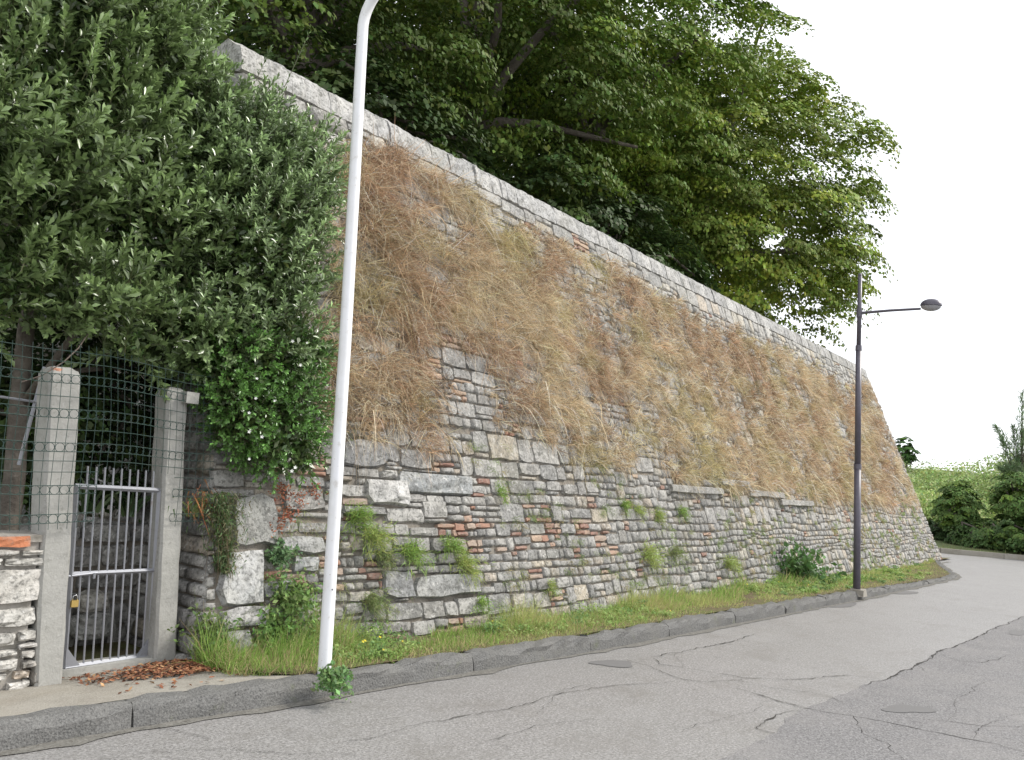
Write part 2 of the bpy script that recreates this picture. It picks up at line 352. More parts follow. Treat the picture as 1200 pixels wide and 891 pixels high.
# core: mortar body behind the stones, plus earth fill top
def prism():
    V, F = [], []; zs = [-.3, 0, 1.2, 2.4, 3.6, 4.8, H-.02]; xs = list(np.linspace(0, 1, 24))
    for z in zs:
        for u in xs:
            s = xleft(max(z, 0))+.02+(xright(z)-.02-xleft(max(z, 0))-.02)*u
            V.append((s, float(wally(s, z))+.015, z))
    nx = len(xs); nzs = len(zs)
    F = [(j*nx+i, j*nx+i+1, (j+1)*nx+i+1, (j+1)*nx+i) for j in range(nzs-1) for i in range(nx-1)]
    # ends and top
    def col(ix): return [j*nx+ix for j in range(nzs)]
    b = len(V)
    for z in zs: V.append((xleft(max(z, 0))+.02, 24., z))
    for z in zs: V.append((xright(z)-.02, 24., z))
    c0, c1 = col(0), col(nx-1)
    for j in range(nzs-1):
        F.append((c0[j+1], b+j+1, b+j, c0[j])); F.append((c1[j], b+nzs+j, b+nzs+j+1, c1[j+1]))
    top = [(nzs-1)*nx+i for i in range(nx)]
    F.append(tuple(top+[b+2*nzs-1, b+nzs-1]))
    return V, F
mesh('wall_core', *prism(), m_mortar, wall)

GREY = [(.28, .272, .258), (.25, .246, .236), (.31, .302, .284), (.225, .222, .213), (.335, .325, .305), (.29, .28, .26), (.265, .256, .24)]
TAN = [(.37, .33, .265), (.34, .30, .25), (.37, .345, .295)]
RED = [(.32, .19, .14), (.36, .25, .19), (.27, .175, .14), (.40, .30, .225), (.25, .15, .12), (.34, .27, .22)]
def stone_geo(fn, s0, s1, z0, z1, dep, rnd, col, gap=.008, jit=1.0):
    """fn(s,z,d)->xyz ; 28 vertices, 21 quads"""
    w, h = s1-s0, z1-z0; u = np.array([0, .33, .67, 1.])
    U, W = np.meshgrid(u, u); s = s0+gap+(w-2*gap)*U; z = z0+gap+(h-2*gap)*W
    js = rnd.normal(0, .024*min(w, h*1.5)*jit, (4, 4)); jz = rnd.normal(0, .026*h*jit, (4, 4))
    s = s+js; z = z+jz
    k = rnd.uniform(-.01, .07, 4)*min(w, h)
    for q, (i, j, a, b) in enumerate(((0, 0, 1, 1), (0, 3, -1, 1), (3, 0, 1, -1), (3, 3, -1, -1))):
        s[i, j] += a*k[q]; z[i, j] += b*k[q]
    ringi = [(0, 0), (0, 1), (0, 2), (0, 3), (1, 3), (2, 3), (3, 3), (3, 2), (3, 1), (3, 0), (2, 0), (1, 0)]
    cs, cz = s.mean(), z.mean()
    base = [(s[i, j], z[i, j], -.03) for i, j in ringi]
    ins = min(.010, .09*h)
    d = dep*(1+rnd.normal(0, .16, (4, 4))); d[1:3, 1:3] += dep*.08; d += dep*rnd.normal(0, .12)*(W-.5)*2+dep*rnd.normal(0, .12)*(U-.5)*2
    sf, zf = s.copy(), z.copy()
    for i, j in ringi:
        v = np.array([cs-s[i, j], cz-z[i, j]])
        sf[i, j] += np.sign(v[0])*ins*(1 if j in (0, 3) else 0); zf[i, j] += np.sign(v[1])*ins*(1 if i in (0, 3) else 0); d[i, j] *= .85
    grid = [(sf[i, j], zf[i, j], d[i, j]) for i in range(4) for j in range(4)]
    A = np.array(base+grid); V = fn(A[:, 0], A[:, 1], A[:, 2])
    gi = lambda i, j: 12+i*4+j
    F = [(gi(i, j), gi(i, j+1), gi(i+1, j+1), gi(i+1, j)) for i in range(3) for j in range(3)]
    for q in range(12):
        a, b = ringi[q], ringi[(q+1) % 12]; F.append((q, (q+1) % 12, gi(*b), gi(*a)))
    C = np.tile(np.array(col), (28, 1))*(1+rnd.normal(0, .05, (28, 1)))
    return V, F, np.clip(C, .01, .9)

DRY = [(392, 195), (405, 165), (450, 168), (500, 198), (545, 222), (600, 255), (650, 283), (700, 308), (760, 338), (820, 370), (880, 398), (940, 425), (990, 447), (1018, 450), (1040, 500), (1060, 540), (1078, 588), (1040, 592), (1000, 588), (960, 584), (905, 577), (850, 570), (795, 570), (770, 540), (758, 515), (735, 525), (705, 545), (675, 545), (650, 525), (620, 500), (585, 500), (560, 525), (530, 525), (500, 532), (470, 520), (430, 515), (385, 505), (375, 440), (385, 330)]
DRYW = np.array([wpx(*p) for p in DRY])
def dry_density(s, z):
    P = np.stack([s, z], 1); ins = inpoly(P, DRYW)
    # soft wander of the boundary
    Q = P+np.stack([(vnoise(s*1.5, z*1.5, 5)-.5)*.9, (vnoise(s*1.5+9, z*1.5, 6)-.5)*.55], 1)
    ins = .5*ins+.5*inpoly(Q, DRYW)
    n = fbm(s*.9, z*1.5, 21)
    n2 = fbm(s*2.6, z*3.2, 22)
    return ins*np.clip((n-.235)/.2, .0, 1)*np.clip((n2-.32)/.2, .26, 1)
# red brick rich patches and special stones, (px,py,radius m,strength)
RB = [(560, 600, .55, .75), (630, 612, .45, .8), (500, 575, .4, .5), (610, 640, .4, .5), (415, 665, .3, .7), (330, 690, .45, .6), (700, 640, .4, .45), (345, 600, .4, .5), (430, 580, .35, .5), (660, 680, .35, .4), (475, 700, .3, .3), (540, 700, .3, .25), (740, 660, .35, .3), (860, 640, .4, .15)]
RBW = [(*wpx(x, y), r, k) for x, y, r, k in RB]
def brickiness(s, z):
    v = .075 if s < 9 else .03
    for (a, b, r, k) in RBW: v = max(v, .75*k*math.exp(-((s-a)**2+(z-b)**2*2.0)/(r*r)))
    return v
SPEC = [  # (px0,py0,px1,py1, colour, depth)
 (252, 645, 306, 712, (.46, .46, .45), .085), (255, 712, 312, 738, (.44, .43, .42), .075), (262, 738, 292, 772, (.46, .45, .43), .07),
 (270, 583, 320, 641, (.30, .30, .28), .07), (428, 562, 474, 594, (.50, .49, .47), .07), (326, 628, 378, 650, (.36, .36, .35), .06),
 (340, 652, 372, 672, (.31, .32, .32), .05), (305, 680, 345, 702, (.33, .34, .34), .045), (330, 572, 378, 600, (.30, .29, .27), .05),
 (400, 515, 450, 548, (.25, .25, .25), .05), (465, 555, 552, 580, (.29, .30, .30), .045), (485, 672, 560, 700, (.31, .31, .30), .05), (448, 670, 482, 702, (.33, .33, .33), .05),
 (575, 718, 620, 742, (.34, .33, .32), .045)]
SPECW = []
for (x0, y0, x1, y1, c, d) in SPEC:
    a = wpx(x0, (y0+y1)/2); b = wpx(x1, (y0+y1)/2); t = wpx((x0+x1)/2, y0); u = wpx((x0+x1)/2, y1)
    SPECW.append((a[0], b[0], u[1], t[1], c, d))
LEDGE = [(781, 570, 843, 578), (840, 563, 874, 571), (874, 576, 915, 584), (911, 587, 950, 595)]
LEDW = []
for (x0, y0, x1, y1) in LEDGE:
    a = wpx(x0, y0); b = wpx(x1, y0+8); LEDW.append((a[0], b[0], a[1], a[1]-.09))

stones = []                                             # (V,F,C,kind,s,z)
def add_stone(s0, s1, z0, z1, kind, fn=wp, col=None, dep=None, jit=1.0, gap=None):
    sm = (s0+s1)/2; zm = (z0+z1)/2
    if col is None:
        if kind == 'brick': col = RED[rng.integers(len(RED))]
        else:
            r = rng.random(); col = GREY[rng.integers(len(GREY))] if r < (.86 if sm < 13 else .7) else TAN[rng.integers(3)]
            f = .93+.22*rng.random(); pale = min(1, max(0, (sm-9)/12)); f *= 1+.28*pale
            if zm > 4.6: f *= 1.12
            col = tuple(np.clip(np.array(col)*f, 0, .62))
    if dep is None: dep = rng.uniform(.010, .027)+(.02 if rng.random() < .08 else 0) if kind == 'stone' else rng.uniform(.008, .03)
    if gap is None: gap = rng.uniform(.0015, .0055)
    V, F, C = stone_geo(fn, s0, s1, z0, z1, dep, rng, col, gap, jit)
    stones.append((V, F, C, kind, sm, zm, (s1-s0)*(z1-z0)))
def split_cell(s0, s1, z0, z1):
    """cut the special stones out of a cell: the remaining rectangles"""
    for (a, b, c, d, _, _) in SPECW:
        if min(s1, b)-max(s0, a) > .012 and min(z1, d)-max(z0, c) > .012:
            out = []; zc0, zc1 = max(z0, c), min(z1, d)
            for o in ((s0, s1, z0, c), (s0, s1, d, z1), (s0, a, zc0, zc1), (b, s1, zc0, zc1)):
                if o[1]-o[0] > .035 and o[3]-o[2] > .025: out += split_cell(*o)
            return out
    return [(s0, s1, z0, z1)]
TOPZ = H-.30
zb = [.0]
while zb[-1] < TOPZ-.1: zb.append(zb[-1]+float(rng.choice([.10, .13, .155, .18, .21, .25], p=[.15, .25, .24, .18, .12, .06])))
zb[-1] = TOPZ
def bound(k, s):
    if k == 0: return -.05
    if k == len(zb)-1: return TOPZ
    far = min(1, max(0, (s-9)/5)); return zb[k]+(.11+.16*far)*(float(vnoise(s*.28, k*.35, 31))-.5)+(.05+.05*far)*(float(vnoise(s*(.9+.5*far), k*.8, 32))-.5)
def fill_cell(s0, s1, z0, z1, depth=0):
    w, h = s1-s0, z1-z0; s, z = (s0+s1)/2, (z0+z1)/2; b = brickiness(s, z)
    if w < .025 or h < .02: return
    if depth < 5:
        tt = split_cell(s0, s1, z0, z1)
        if tt != [(s0, s1, z0, z1)]:
            for q in tt: fill_cell(*q, 5)
            return
    if h > .1 and rng.random() < b*1.25:
        za = z0
        while za < z1-.02:
            t = rng.uniform(.042, .10); t = t if z1-za-t > .04 else z1-za
            e = s0
            while e < s1-.03:
                l = min(rng.uniform(.07, .25), s1-e)
                if s1-e-l < .05: l = s1-e
                y0 = za+rng.uniform(0, .012)*(t > .05)
                add_stone(e, e+l, y0, za+t, 'brick' if (t < .085 and rng.random() < .72) else 'stone', jit=1.6)
                e += l
            za += t
        return
    if h > .15 and depth == 0 and rng.random() < (.10 if s < 9 else .38):
        f = rng.uniform(.3, .7)
        zc = z0+h*f
        for (a, c) in ((z0, zc), (zc, z1)):
            hh = c-a; n = max(1, int(round(w/(hh*rng.uniform(1.2, 2.6))))); cuts = np.linspace(s0, s1, n+1); cuts[1:-1] += rng.normal(0, .15*w/n, n-1)
            for i in range(n): fill_cell(cuts[i], cuts[i+1], a, c, 1)
        return
    if h > .12 and rng.random() < (.20 if s < 9 else .12):                  # levelling course: thin brick or slip below
        t = rng.uniform(.035, .055); add_stone(s0, s1-w*rng.uniform(0, .4), z0, z0+t, 'brick' if rng.random() < (.30+b*1.2 if s < 9 else .2) else 'stone', jit=.9); z0 += t
    kind = 'brick' if (h < .075 and rng.random() < b*1.5) else 'stone'
    add_stone(s0, s1, z0, z1, kind)
for k in range(len(zb)-1):
    zc = (zb[k]+zb[k+1])/2; h = zb[k+1]-zb[k]
    s = float(xleft(zc))-.0; end = float(xright(zc))
    while s < end-.02:
        far = min(1, max(0, (s-7)/8))
        w = h*rng.uniform(.9, 2.7)*(1-.35*far); w = min(max(w, .10), .52)
        if end-s-w < .12: w = end-s
        z0, z1 = bound(k, s+w/2), bound(k+1, s+w/2)
        if rng.random() < .2 and k+2 < len(zb): z1 += rng.uniform(-.25, .2)*h
        sl = 0
        fill_cell(s, s+w, z0, z1); s += w
for (a, b, c, d, col, dep) in SPECW: add_stone(a, b, c, d, 'stone', col=col, dep=dep, jit=1.5)
pr = [proj(V) for V in (st[0] for st in stones)]
dd = dry_density(np.array([t[4] for t in stones]), np.array([t[5] for t in stones]))
def score(i):
    p = pr[i]; w, h = np.ptp(p[:, 0]), np.ptp(p[:, 1]); cx_, cy_ = p.mean(0)
    if cx_ < 205 or cx_ > 1210 or cy_ < 0: return 0
    return w*h*(1 if dd[i] < .3 else .25)*(1 if not (cx_ < 385 and cy_ < 560) else .05)
for kind, name in (('stone', 'stone'), ('brick', 'brick')):
    idx = [i for i in range(len(stones)) if stones[i][3] == kind]; idx.sort(key=lambda i: -score(i))
    mt = m_stone if kind == 'stone' else m_brick
    lim = 300 if kind == 'stone' else 220
    for i in idx[:lim]:
        V, F, C = stones[i][:3]; mesh(name, V, F, mt, wall, C, loc=V.mean(0))
    Vs, Fs, Cs, n = [], [], [], 0
    for i in idx[lim:]:
        V, F, C = stones[i][:3]; Vs.append(V); Cs.append(C); Fs.append(np.array(F)+n); n += len(V)
    o = mesh('small_%s_rubble' % kind, np.concatenate(Vs), np.concatenate(Fs), mt, wall, np.concatenate(Cs)); tag(o, kind='stuff')
# ledge slabs
for (a, b, z1, z0) in LEDW:
    P = []
    for s in np.linspace(a, b, 7):
        j = rng.normal(0, .006, 4)
        P += [wp(s, z0+j[0], -.05), wp(s, z0+j[1], .085+j[2]), wp(s, z1+j[0]-.01, .095+j[3]), wp(s, z1+.012, .07), wp(s, z1+.0, -.05)]
    F = [(i*5+q, (i+1)*5+q, (i+1)*5+q+1, i*5+q+1) for i in range(6) for q in range(4)]+[tuple(range(5)), tuple(range(34, 29, -1))]
    mesh('ledge_slab', np.array(P), F, m_stone, wall, np.tile((.36, .35, .33), (35, 1)))
# coping: big rounded blocks along the top, then a bevelled back
def copefn(s0, s1, col):
    cr = [(TOPZ+.005, -.03, 0), (TOPZ+.01, .022, 0), (H-.14, .028, 0), (H-.03, .018, 0), (H+.05, -.06, 0), (H+.095, -.2, 1), (H+.09, -.42, 1), (H+.03, -.6, 1), (H-.1, -.62, 1)]
    n = 4; V = []
    off = rng.normal(0, .006); tl = rng.normal(0, .02)
    for k in range(n+1):
        s = s0+.002+(s1-s0-.004)*k/n; e = .006 if k in (0, n) else 0
        for (z, d, back) in cr:
            j = rng.normal(0, .009, 3); z2 = z+(j[0] if z > TOPZ+.02 else 0)
            if back: p = np.array([s+j[2], float(wally(s, H))-d*.94, z2+off-e])
            else: p = wp(s+j[2]*.5, z2, d+j[1]*.6+off-e)
            V.append(p)
    m = len(cr)
    F = [(k*m+q, (k+1)*m+q, (k+1)*m+q+1, k*m+q+1) for k in range(n) for q in range(m-1)]+[tuple(range(m-1, -1, -1)), tuple(range(n*m, n*m+m))]
    F = [f for f in F]
    C = np.tile(col, (len(V), 1))*(1+rng.normal(0, .05, (len(V), 1)))
    return np.array(V), F, np.clip(C, 0, .8)
s = XL1-.05
while s < xright(H)-.1:
    w = float(rng.uniform(.10, .34)); w = w if xright(H)-s-w > .2 else float(xright(H))-s
    c = np.array(GREY[rng.integers(len(GREY))])*.9+.19; V, F, C = copefn(s, s+w, c); mesh('coping_stone', V, F, m_stone, wall, C); s += w
# stones of the hidden return faces (right and left side of the bastion)
def fnr(s, z, d):
    s = np.asarray(s, float); return np.stack(np.broadcast_arrays(xright(z)+d*.95, s, z+d*.3), -1)
def fnl(s, z, d):
    s = np.asarray(s, float); return np.stack(np.broadcast_arrays(xleft(z)-d, s, z+0*s), -1)
for fn, y_end in ((fnr, 15), (fnl, 9)):
    stones = []
    for k in range(len(zb)-1):
        zc = (zb[k]+zb[k+1])/2; y = float(wally(XR if fn is fnr else 4, zc))
        while y < y_end:
            w = rng.uniform(.15, .5); add_stone(y, y+w, zb[k], zb[k+1], 'stone', fn); y += w
    Vs, Fs, Cs, n = [], [], [], 0
    for st in stones: Vs.append(st[0]); Cs.append(st[2]); Fs.append((np.array(st[1])+n)[:, ::-1] if fn is fnl else np.array(st[1])+n); n += 28
    tag(mesh('return_face_rubble', np.concatenate(Vs), np.concatenate(Fs), m_stone, wall, np.concatenate(Cs)), kind='stuff')

# ------------------------------------------------------------------ vegetation builders
def blades(P, D, L, W, C, droop=1.0, seg=3, side=None):
    """tapered ribbons: P base, D unit start direction, L length, W width, droop; returns V,F(quads),C"""
    n = len(P); side = np.cross(D, rng.normal(size=(n, 3))) if side is None else side
    side /= np.linalg.norm(side, axis=1)[:, None]+1e-9
    t = np.linspace(0, 1, seg+1); V = np.empty((n, seg+1, 2, 3)); down = np.array([0, 0, -1.])
    dr = np.broadcast_to(droop, (n,))
    for i, u in enumerate(t):
        c = P+D*(L*u)[:, None]+down*(L*dr*u*u)[:, None]; w = (W*(1-u*.85)/2)[:, None]*side
        V[:, i, 0] = c-w; V[:, i, 1] = c+w
    F = []
    for i in range(seg): F.append([2*i, 2*i+1, 2*i+3, 2*i+2])
    F = (np.arange(n)[:, None, None]*(2*(seg+1))+np.array(F)[None]).reshape(-1, 4)
    Cc = np.repeat(C, 2*(seg+1), 0)
    return V.reshape(-1, 3), F, Cc
def unit(n): v = rng.normal(size=(n, 3)); return v/np.linalg.norm(v, axis=1)[:, None]
def leaves(P, N, L, W, C, tipdir=None):
    """one rhombic leaf each: P centre, N rough normal; quads"""
    n = len(P); a = tipdir if tipdir is not None else unit(n); a = a-N*(a*N).sum(1)[:, None]; a /= np.linalg.norm(a, axis=1)[:, None]+1e-9
    b = np.cross(N, a); L = np.broadcast_to(L, (n,))[:, None]; W = np.broadcast_to(W, (n,))[:, None]
    V = np.stack([P-a*L/2, P+b*W/2-a*L*.08, P+a*L/2-N*L*.12, P-b*W/2-a*L*.08], 1).reshape(-1, 3)
    F = (np.arange(n)[:, None]*4+np.arange(4)[None]); return V, F, np.repeat(C, 4, 0)
def vary(base, n, s=.18, hue=.08):
    c = np.tile(np.array(base, float), (n, 1)); c *= np.exp(rng.normal(0, s, (n, 1))); c *= 1+rng.normal(0, hue, (n, 3)); return np.clip(c, .004, .9)

# dry grass hanging on the wall
A = (DRYW[:, 0].min(), DRYW[:, 0].max()); Z = (DRYW[:, 1].min(), DRYW[:, 1].max())
def drylayer(N0, dens, per, rad, Lr, dirn, drp, jit, wmul, name, label, seg=2):
    s = rng.uniform(*A, N0); z = rng.uniform(*Z, N0)
    d = dry_density(s, z); keep = (rng.random(N0) < d*np.clip(6.5/s, .25, 1)*dens) & (s < xright(z)-.12)
    s, z = s[keep], z[keep]; nc = len(s); tone = fbm(s*.8, z*1.1, 40); tone2 = fbm(s*2.2, z*2.2, 50); n = nc*per; ci = np.repeat(np.arange(nc), per)
    size = (.5+1.0*fbm(s*1.3, z*1.3, 60))*(1+.55*np.clip((9.5-s)/2.5, 0, 1)*np.clip((z-1.8)/1, 0, 1)); grow = np.clip(s/16, 1, 1.25)*np.clip((xright(z)-s)/1.2, .35, 1)
    P = wp(s[ci]+rng.normal(0, rad, n), z[ci]+rng.normal(0, rad*.6, n), .01)
    lean = np.stack([rng.normal(0, .95, nc), rng.normal(0, .15, nc), rng.normal(0, .45, nc)], 1)
    D = np.array(dirn)+lean[ci]+rng.normal(0, jit, (n, 3)); D[:, 1] = -np.abs(D[:, 1])-.1; D /= np.linalg.norm(D, axis=1)[:, None]
    L = rng.uniform(*Lr, n)*(size*grow)[ci]; Wd = rng.uniform(.0035, .007, n)*np.clip(s[ci]/8, 1, 2.2)*wmul*np.where(rng.random(n) < .15, 1.8, 1)
    straw = np.array([.64, .50, .33]); brown = np.array([.46, .315, .21]); olive = np.array([.38, .38, .17]); pale = np.array([.74, .65, .48])
    tc_ = (tone+rng.normal(0, .09, nc))[ci, None]; k1 = np.clip((tc_-.36)/.24, 0, 1); base = brown*(1-k1)+straw*k1; dk = (rng.random(nc) < .16)[ci, None]; base = np.where(dk, base*.45, base)
    k2 = np.clip((tone2+rng.normal(0, .06, nc)-.6)/.12, 0, 1)[ci, None]*.5; base = base*(1-k2)+olive*k2
    pm = (rng.random(n) < .22)[:, None]; base = np.where(pm, pale, base)
    for (px, py, r) in ((555, 495, .22), (830, 545, .6), (590, 290, .4), (690, 300, .3), (450, 330, .25)):
        a, b = wpx(px, py); q = (np.exp(-((s-a)**2+(z-b)**2)/(r*r))*.6*rng.uniform(.2, 1, nc))[ci, None]; base = base*(1-q)+np.array([.42, .43, .15])*q
    C = base*np.exp(rng.normal(0, .2, nc))[ci, None]*np.exp(rng.normal(0, .34, (n, 1)))
    V, F, Cc = blades(P, D, L, Wd, np.clip(C, 0, .9), droop=rng.uniform(*drp, n), seg=seg)
    tag(mesh(name, V, F, m_dry, None, Cc), label, 'dry grass', kind='stuff'); print(name, nc, len(F)*2)
drylayer(41000, .36, 26, .045, (.09, .27), (0, -.55, .12), (-.1, .8), .75, .95, 'dry_grass', 'straw coloured dry grass tussocks hanging over the upper half of the stone bastion wall')
drylayer(32000, .42, 10, .09, (.08, .24), (0, -.42, -.05), (.0, .7), .8, .75, 'dry_stems', 'short brown dead stems matted close to the stones under the dry grass tussocks')
drylayer(9000, .42, 7, .03, (.28, .52), (0, -.8, .55), (.5, 1.3), .45, .85, 'dry_seed_stalks', 'long pale seed stalks arching out of the dry grass on the wall', 3)
# verge grass
def verge():
    n = 41000; x = rng.uniform(3.5, 26.5, n*3); keep = rng.random(n*3) < np.clip(6/x, .25, 1)
    x = x[keep]; n = len(x)
    y0 = kerby(x)+.15; y1 = wally(x, 0)+.02; f = rng.random(n)**.85; y = y0+(y1-y0)*f
    cl = fbm(x*1.6, y*3, 70); keep = (cl > .31+.10*(1-f)-.14*np.clip((x-12)/6, 0, 1)) & (y > kerby(x)+.15+np.maximum(0, 3.8-x)*.95) ; x, y, f, cl = x[keep], y[keep], f[keep], cl[keep]; n = len(x)
    P = np.stack([x, y, vergez(x, y)-.02], 1); D = np.array([0, -.12, 1])+rng.normal(0, .38, (n, 3)); D[:, 2] = abs(D[:, 2])+.3; D /= np.linalg.norm(D, axis=1)[:, None]
    tall = np.clip((fbm(x*1.1, y*.5, 75)-.42)/.2, 0, 1)*np.clip((f-.35)/.4, 0, 1); L = rng.uniform(.04, .14, n)*(.45+1.1*cl)*(.6+.8*f)*np.clip(1+(x-6)*.04, 1, 1.6)*(.8+1.2*tall)*np.clip(1.9-x*.1, 1, 1.5)*np.clip(1.35-x*.04, .42, 1); Wd = rng.uniform(.004, .008, n)*np.clip(x/7, 1, 2.2)
    g1 = np.array([.27, .41, .10]); g2 = np.array([.42, .47, .17]); br = np.array([.48, .40, .22])
    k = fbm(x*2.2, y*2, 71)[:, None]; k = np.clip((k-.35)/.3, 0, 1); c = g1*(1-k)+g2*k
    dm = (rng.random(n) < .16+.3*(1-f))[:, None]; c = np.where(dm, br, c)*np.exp(rng.normal(0, .2, (n, 1)))
    V, F, Cc = blades(P, D, L, Wd, np.clip(c, 0, .9), droop=rng.uniform(.1, .7, n), seg=2)
    tag(mesh('verge_grass', V, F, m_grass, None, Cc), 'bright green grass strip between the kerb and the foot of the wall', 'grass', kind='stuff')
verge()
# leafy weeds through the verge and small growth in the joints of the wall
n0 = 420; x = 4.3+rng.random(n0)**1.5*20; f = rng.random(n0)**.6; y = kerby(x)+.2+(wally(x, 0)-kerby(x)-.2)*f; k = fbm(x*.9, y*.3, 77) > .45; x, y, f = x[k], y[k], f[k]; n0 = len(x)
per = 60; ci = np.repeat(np.arange(n0), per); n = n0*per; hh = ((.05+.17*rng.random(n0)*f)*np.clip(1.45-x*.04, .5, 1))[ci]; u = rng.random(n)
P = np.stack([x[ci]+rng.normal(0, .05, n), y[ci]+rng.normal(0, .04, n), vergez(x, y)[ci]+hh*u], 1); Nn = unit(n)*.7+np.array([0, -.3, .8]); Nn /= np.linalg.norm(Nn, axis=1)[:, None]
wc = np.array([(.22, .34, .09), (.30, .40, .13), (.16, .27, .09)])[rng.integers(0, 3, n0)][ci]; l = rng.uniform(.018, .045, n)*np.clip(x[ci]/9, 1, 1.7)
V, F, C = leaves(P, Nn, l, l*.42, np.clip(wc*np.exp(rng.normal(0, .2, (n, 1))), 0, .8))
P2 = P[rng.random(n) < .0018]+[0, -.01, .05]; V2, F2, C2 = leaves(P2, np.tile([0., -.6, .8], (len(P2), 1)), .03, .03, np.tile([.75, .62, .06], (len(P2), 1)))
tag(mesh('verge_weeds', np.concatenate([V, V2]), np.concatenate([F, F2+len(V)]), m_grass, None, np.concatenate([C, C2])), 'leafy weeds with a few yellow flowers scattered along the grass strip under the wall', 'weeds', kind='stuff')
n0 = 1500; s_ = 4+rng.random(n0)**1.3*23.5; z_ = rng.uniform(.05, 1.9, n0); k = (fbm(s_*1.3, z_*2.2, 79) > .50)&(s_ < xright(z_)-.1); s_, z_ = s_[k], z_[k]; n0 = len(s_)
per = 26; ci = np.repeat(np.arange(n0), per); n = n0*per; P = wp(s_[ci]+rng.normal(0, .045, n), z_[ci]+rng.normal(0, .022, n), .02)
D = np.array([0, -.7, .1])+rng.normal(0, .6, (n, 3)); D[:, 1] = -abs(D[:, 1]); D /= np.linalg.norm(D, axis=1)[:, None]
wc = np.array([(.26, .36, .12), (.34, .38, .16), (.38, .33, .17), (.20, .26, .11)])[rng.integers(0, 4, n0)][ci]
V, F, C = blades(P, D, rng.uniform(.02, .075, n), rng.uniform(.003, .006, n)*np.clip(s_[ci]/9, 1, 2), np.clip(wc*np.exp(rng.normal(0, .2, (n, 1))), 0, .8), droop=.5, seg=2)
tag(mesh('joint_weeds', V, F, m_grass, None, C), 'tiny scattered weeds and moss in the joints of the lower stone wall', 'weeds', kind='stuff')

def tuft(name, px, py, r, n, col, label, cat='weed', group=None, broad=False, ls=1.0, hang=.5, onground=None, kinds=None):
    """a plant rooted in the wall joints or in the verge: stems with leaves"""
    if onground is None: s_, z_ = wpx(px, py); P0 = wp(s_, z_, .02)
    else: P0 = np.array(onground, float)
    o = empty(name, tuple(P0), label, cat, group)
    n = int(n*(3.2 if not broad else 1.2)); ns = max(10, n//14); r = r*1.15
    D = np.array([0, -.55, .45 if onground is None else 1.0])+rng.normal(0, .5, (ns, 3)); D /= np.linalg.norm(D, axis=1)[:, None]
    L = r*rng.uniform(.6, 1.25, ns); root = P0+rng.normal(0, r*.25, (ns, 3))*np.array([1, .1, .6])
    V, F, C = blades(root, D, L, np.full(ns, .004+r*.012), vary(np.array(col)*.8, ns), droop=hang, seg=4)
    mesh('stems', V, F, m_grass, o, C)
    k = rng.integers(0, ns, n); u = rng.uniform(.15, 1, n); P = root[k]+D[k]*(L[k]*u)[:, None]+np.array([0, 0, -1.])*(L[k]*hang*u*u)[:, None]+rng.normal(0, r*.11, (n, 3))
    if broad:
        Nn = unit(n)+np.array([0, -.7, .7]); Nn /= np.linalg.norm(Nn, axis=1)[:, None]
        l = rng.uniform(.02, .045, n)*(1+r)*ls; V, F, C = leaves(P, Nn, l, l*.55, vary(col, n, .25))
    else:
        Dd = D[k]+rng.normal(0, .6, (n, 3)); Dd /= np.linalg.norm(Dd, axis=1)[:, None]
        V, F, C = blades(P, Dd, r*rng.uniform(.15, .45, n), np.full(n, .005+.010*r), vary(col, n, .22), droop=.4, seg=2)
    mesh('foliage', V, F, m_grass, o, C)
    return o
GR = (.26, .38, .10); YG = (.36, .43, .14); DG = (.10, .19, .06); OL = (.24, .29, .12)
G = 'green weeds rooted in the joints of the stone wall'
WEEDS = [
 ('wall_weed', 415, 608, .17, 260, GR, 'fine green tuft on the wall right of the white pole, highest of the cluster there'),
 ('wall_weed', 433, 630, .17, 240, YG, 'yellow-green tuft on the wall just below the large pale boulder'),
 ('wall_weed', 444, 655, .13, 200, OL, 'small olive tuft on the wall, lowest of the cluster right of the white pole'),
 ('wall_weed', 474, 648, .17, 260, GR, 'rounded green tuft on the wall, rightmost of the cluster right of the white pole'),
 ('wall_weed', 524, 642, .15, 200, GR, 'bright green tuft, upper left of a close pair on the near wall'),
 ('wall_weed', 541, 662, .17, 240, YG, 'yellow-green tuft hanging on the wall, lower right half of a pair on the near wall'),
 ('wall_weed', 585, 578, .10, 120, GR, 'little green tuft high on the bare wall under the dry grass'),
 ('wall_weed', 432, 705, .15, 200, OL, 'sparse olive weed low on the wall, right of the white pole foot'),
 ('wall_weed', 560, 708, .11, 140, GR, 'small green weed low on the wall between grey blocks'),
 ('wall_weed', 640, 690, .12, 130, YG, 'small yellowish weed low on the wall near the long verge grass'),
 ('wall_weed', 728, 592, .13, 130, GR, 'green tuft left of the row of weeds under the stone ledge'),
 ('wall_weed', 745, 600, .12, 130, YG, 'yellow-green tuft second in the row of weeds under the stone ledge'),
 ('wall_weed', 768, 603, .14, 140, YG, 'green-yellow tuft mid row directly below the ledge start'),
 ('wall_weed', 795, 600, .13, 130, GR, 'green tuft rightmost in the row of weeds under the stone ledge'),
 ('wall_weed', 757, 652, .22, 220, YG, 'pale green spreading weed low on the middle of the wall'),
 ('wall_weed', 785, 648, .17, 160, OL, 'dull olive weed right beside a pale spreading one on the middle of the wall'),
 ('wall_weed', 850, 662, .22, 200, YG, 'pale green weed low on the wall left of the dark leafy plant'),
]
for (nm, px, py, r, n, c, lb) in WEEDS: tuft(nm, px, py, r, n, c, lb, group=G)
tuft('leafy_plant', 926, 678, .62, 900, (.10, .19, .06), 'dark green leafy plant against the wall foot, left of the dark lamp pole', 'plant', broad=True, ls=1.9, hang=.2)
tuft('wall_plant', 322, 652, .17, 420, (.13, .22, .10), 'grey-green small leaved plant growing from the wall left of the white pole', 'plant', broad=True, hang=.5)
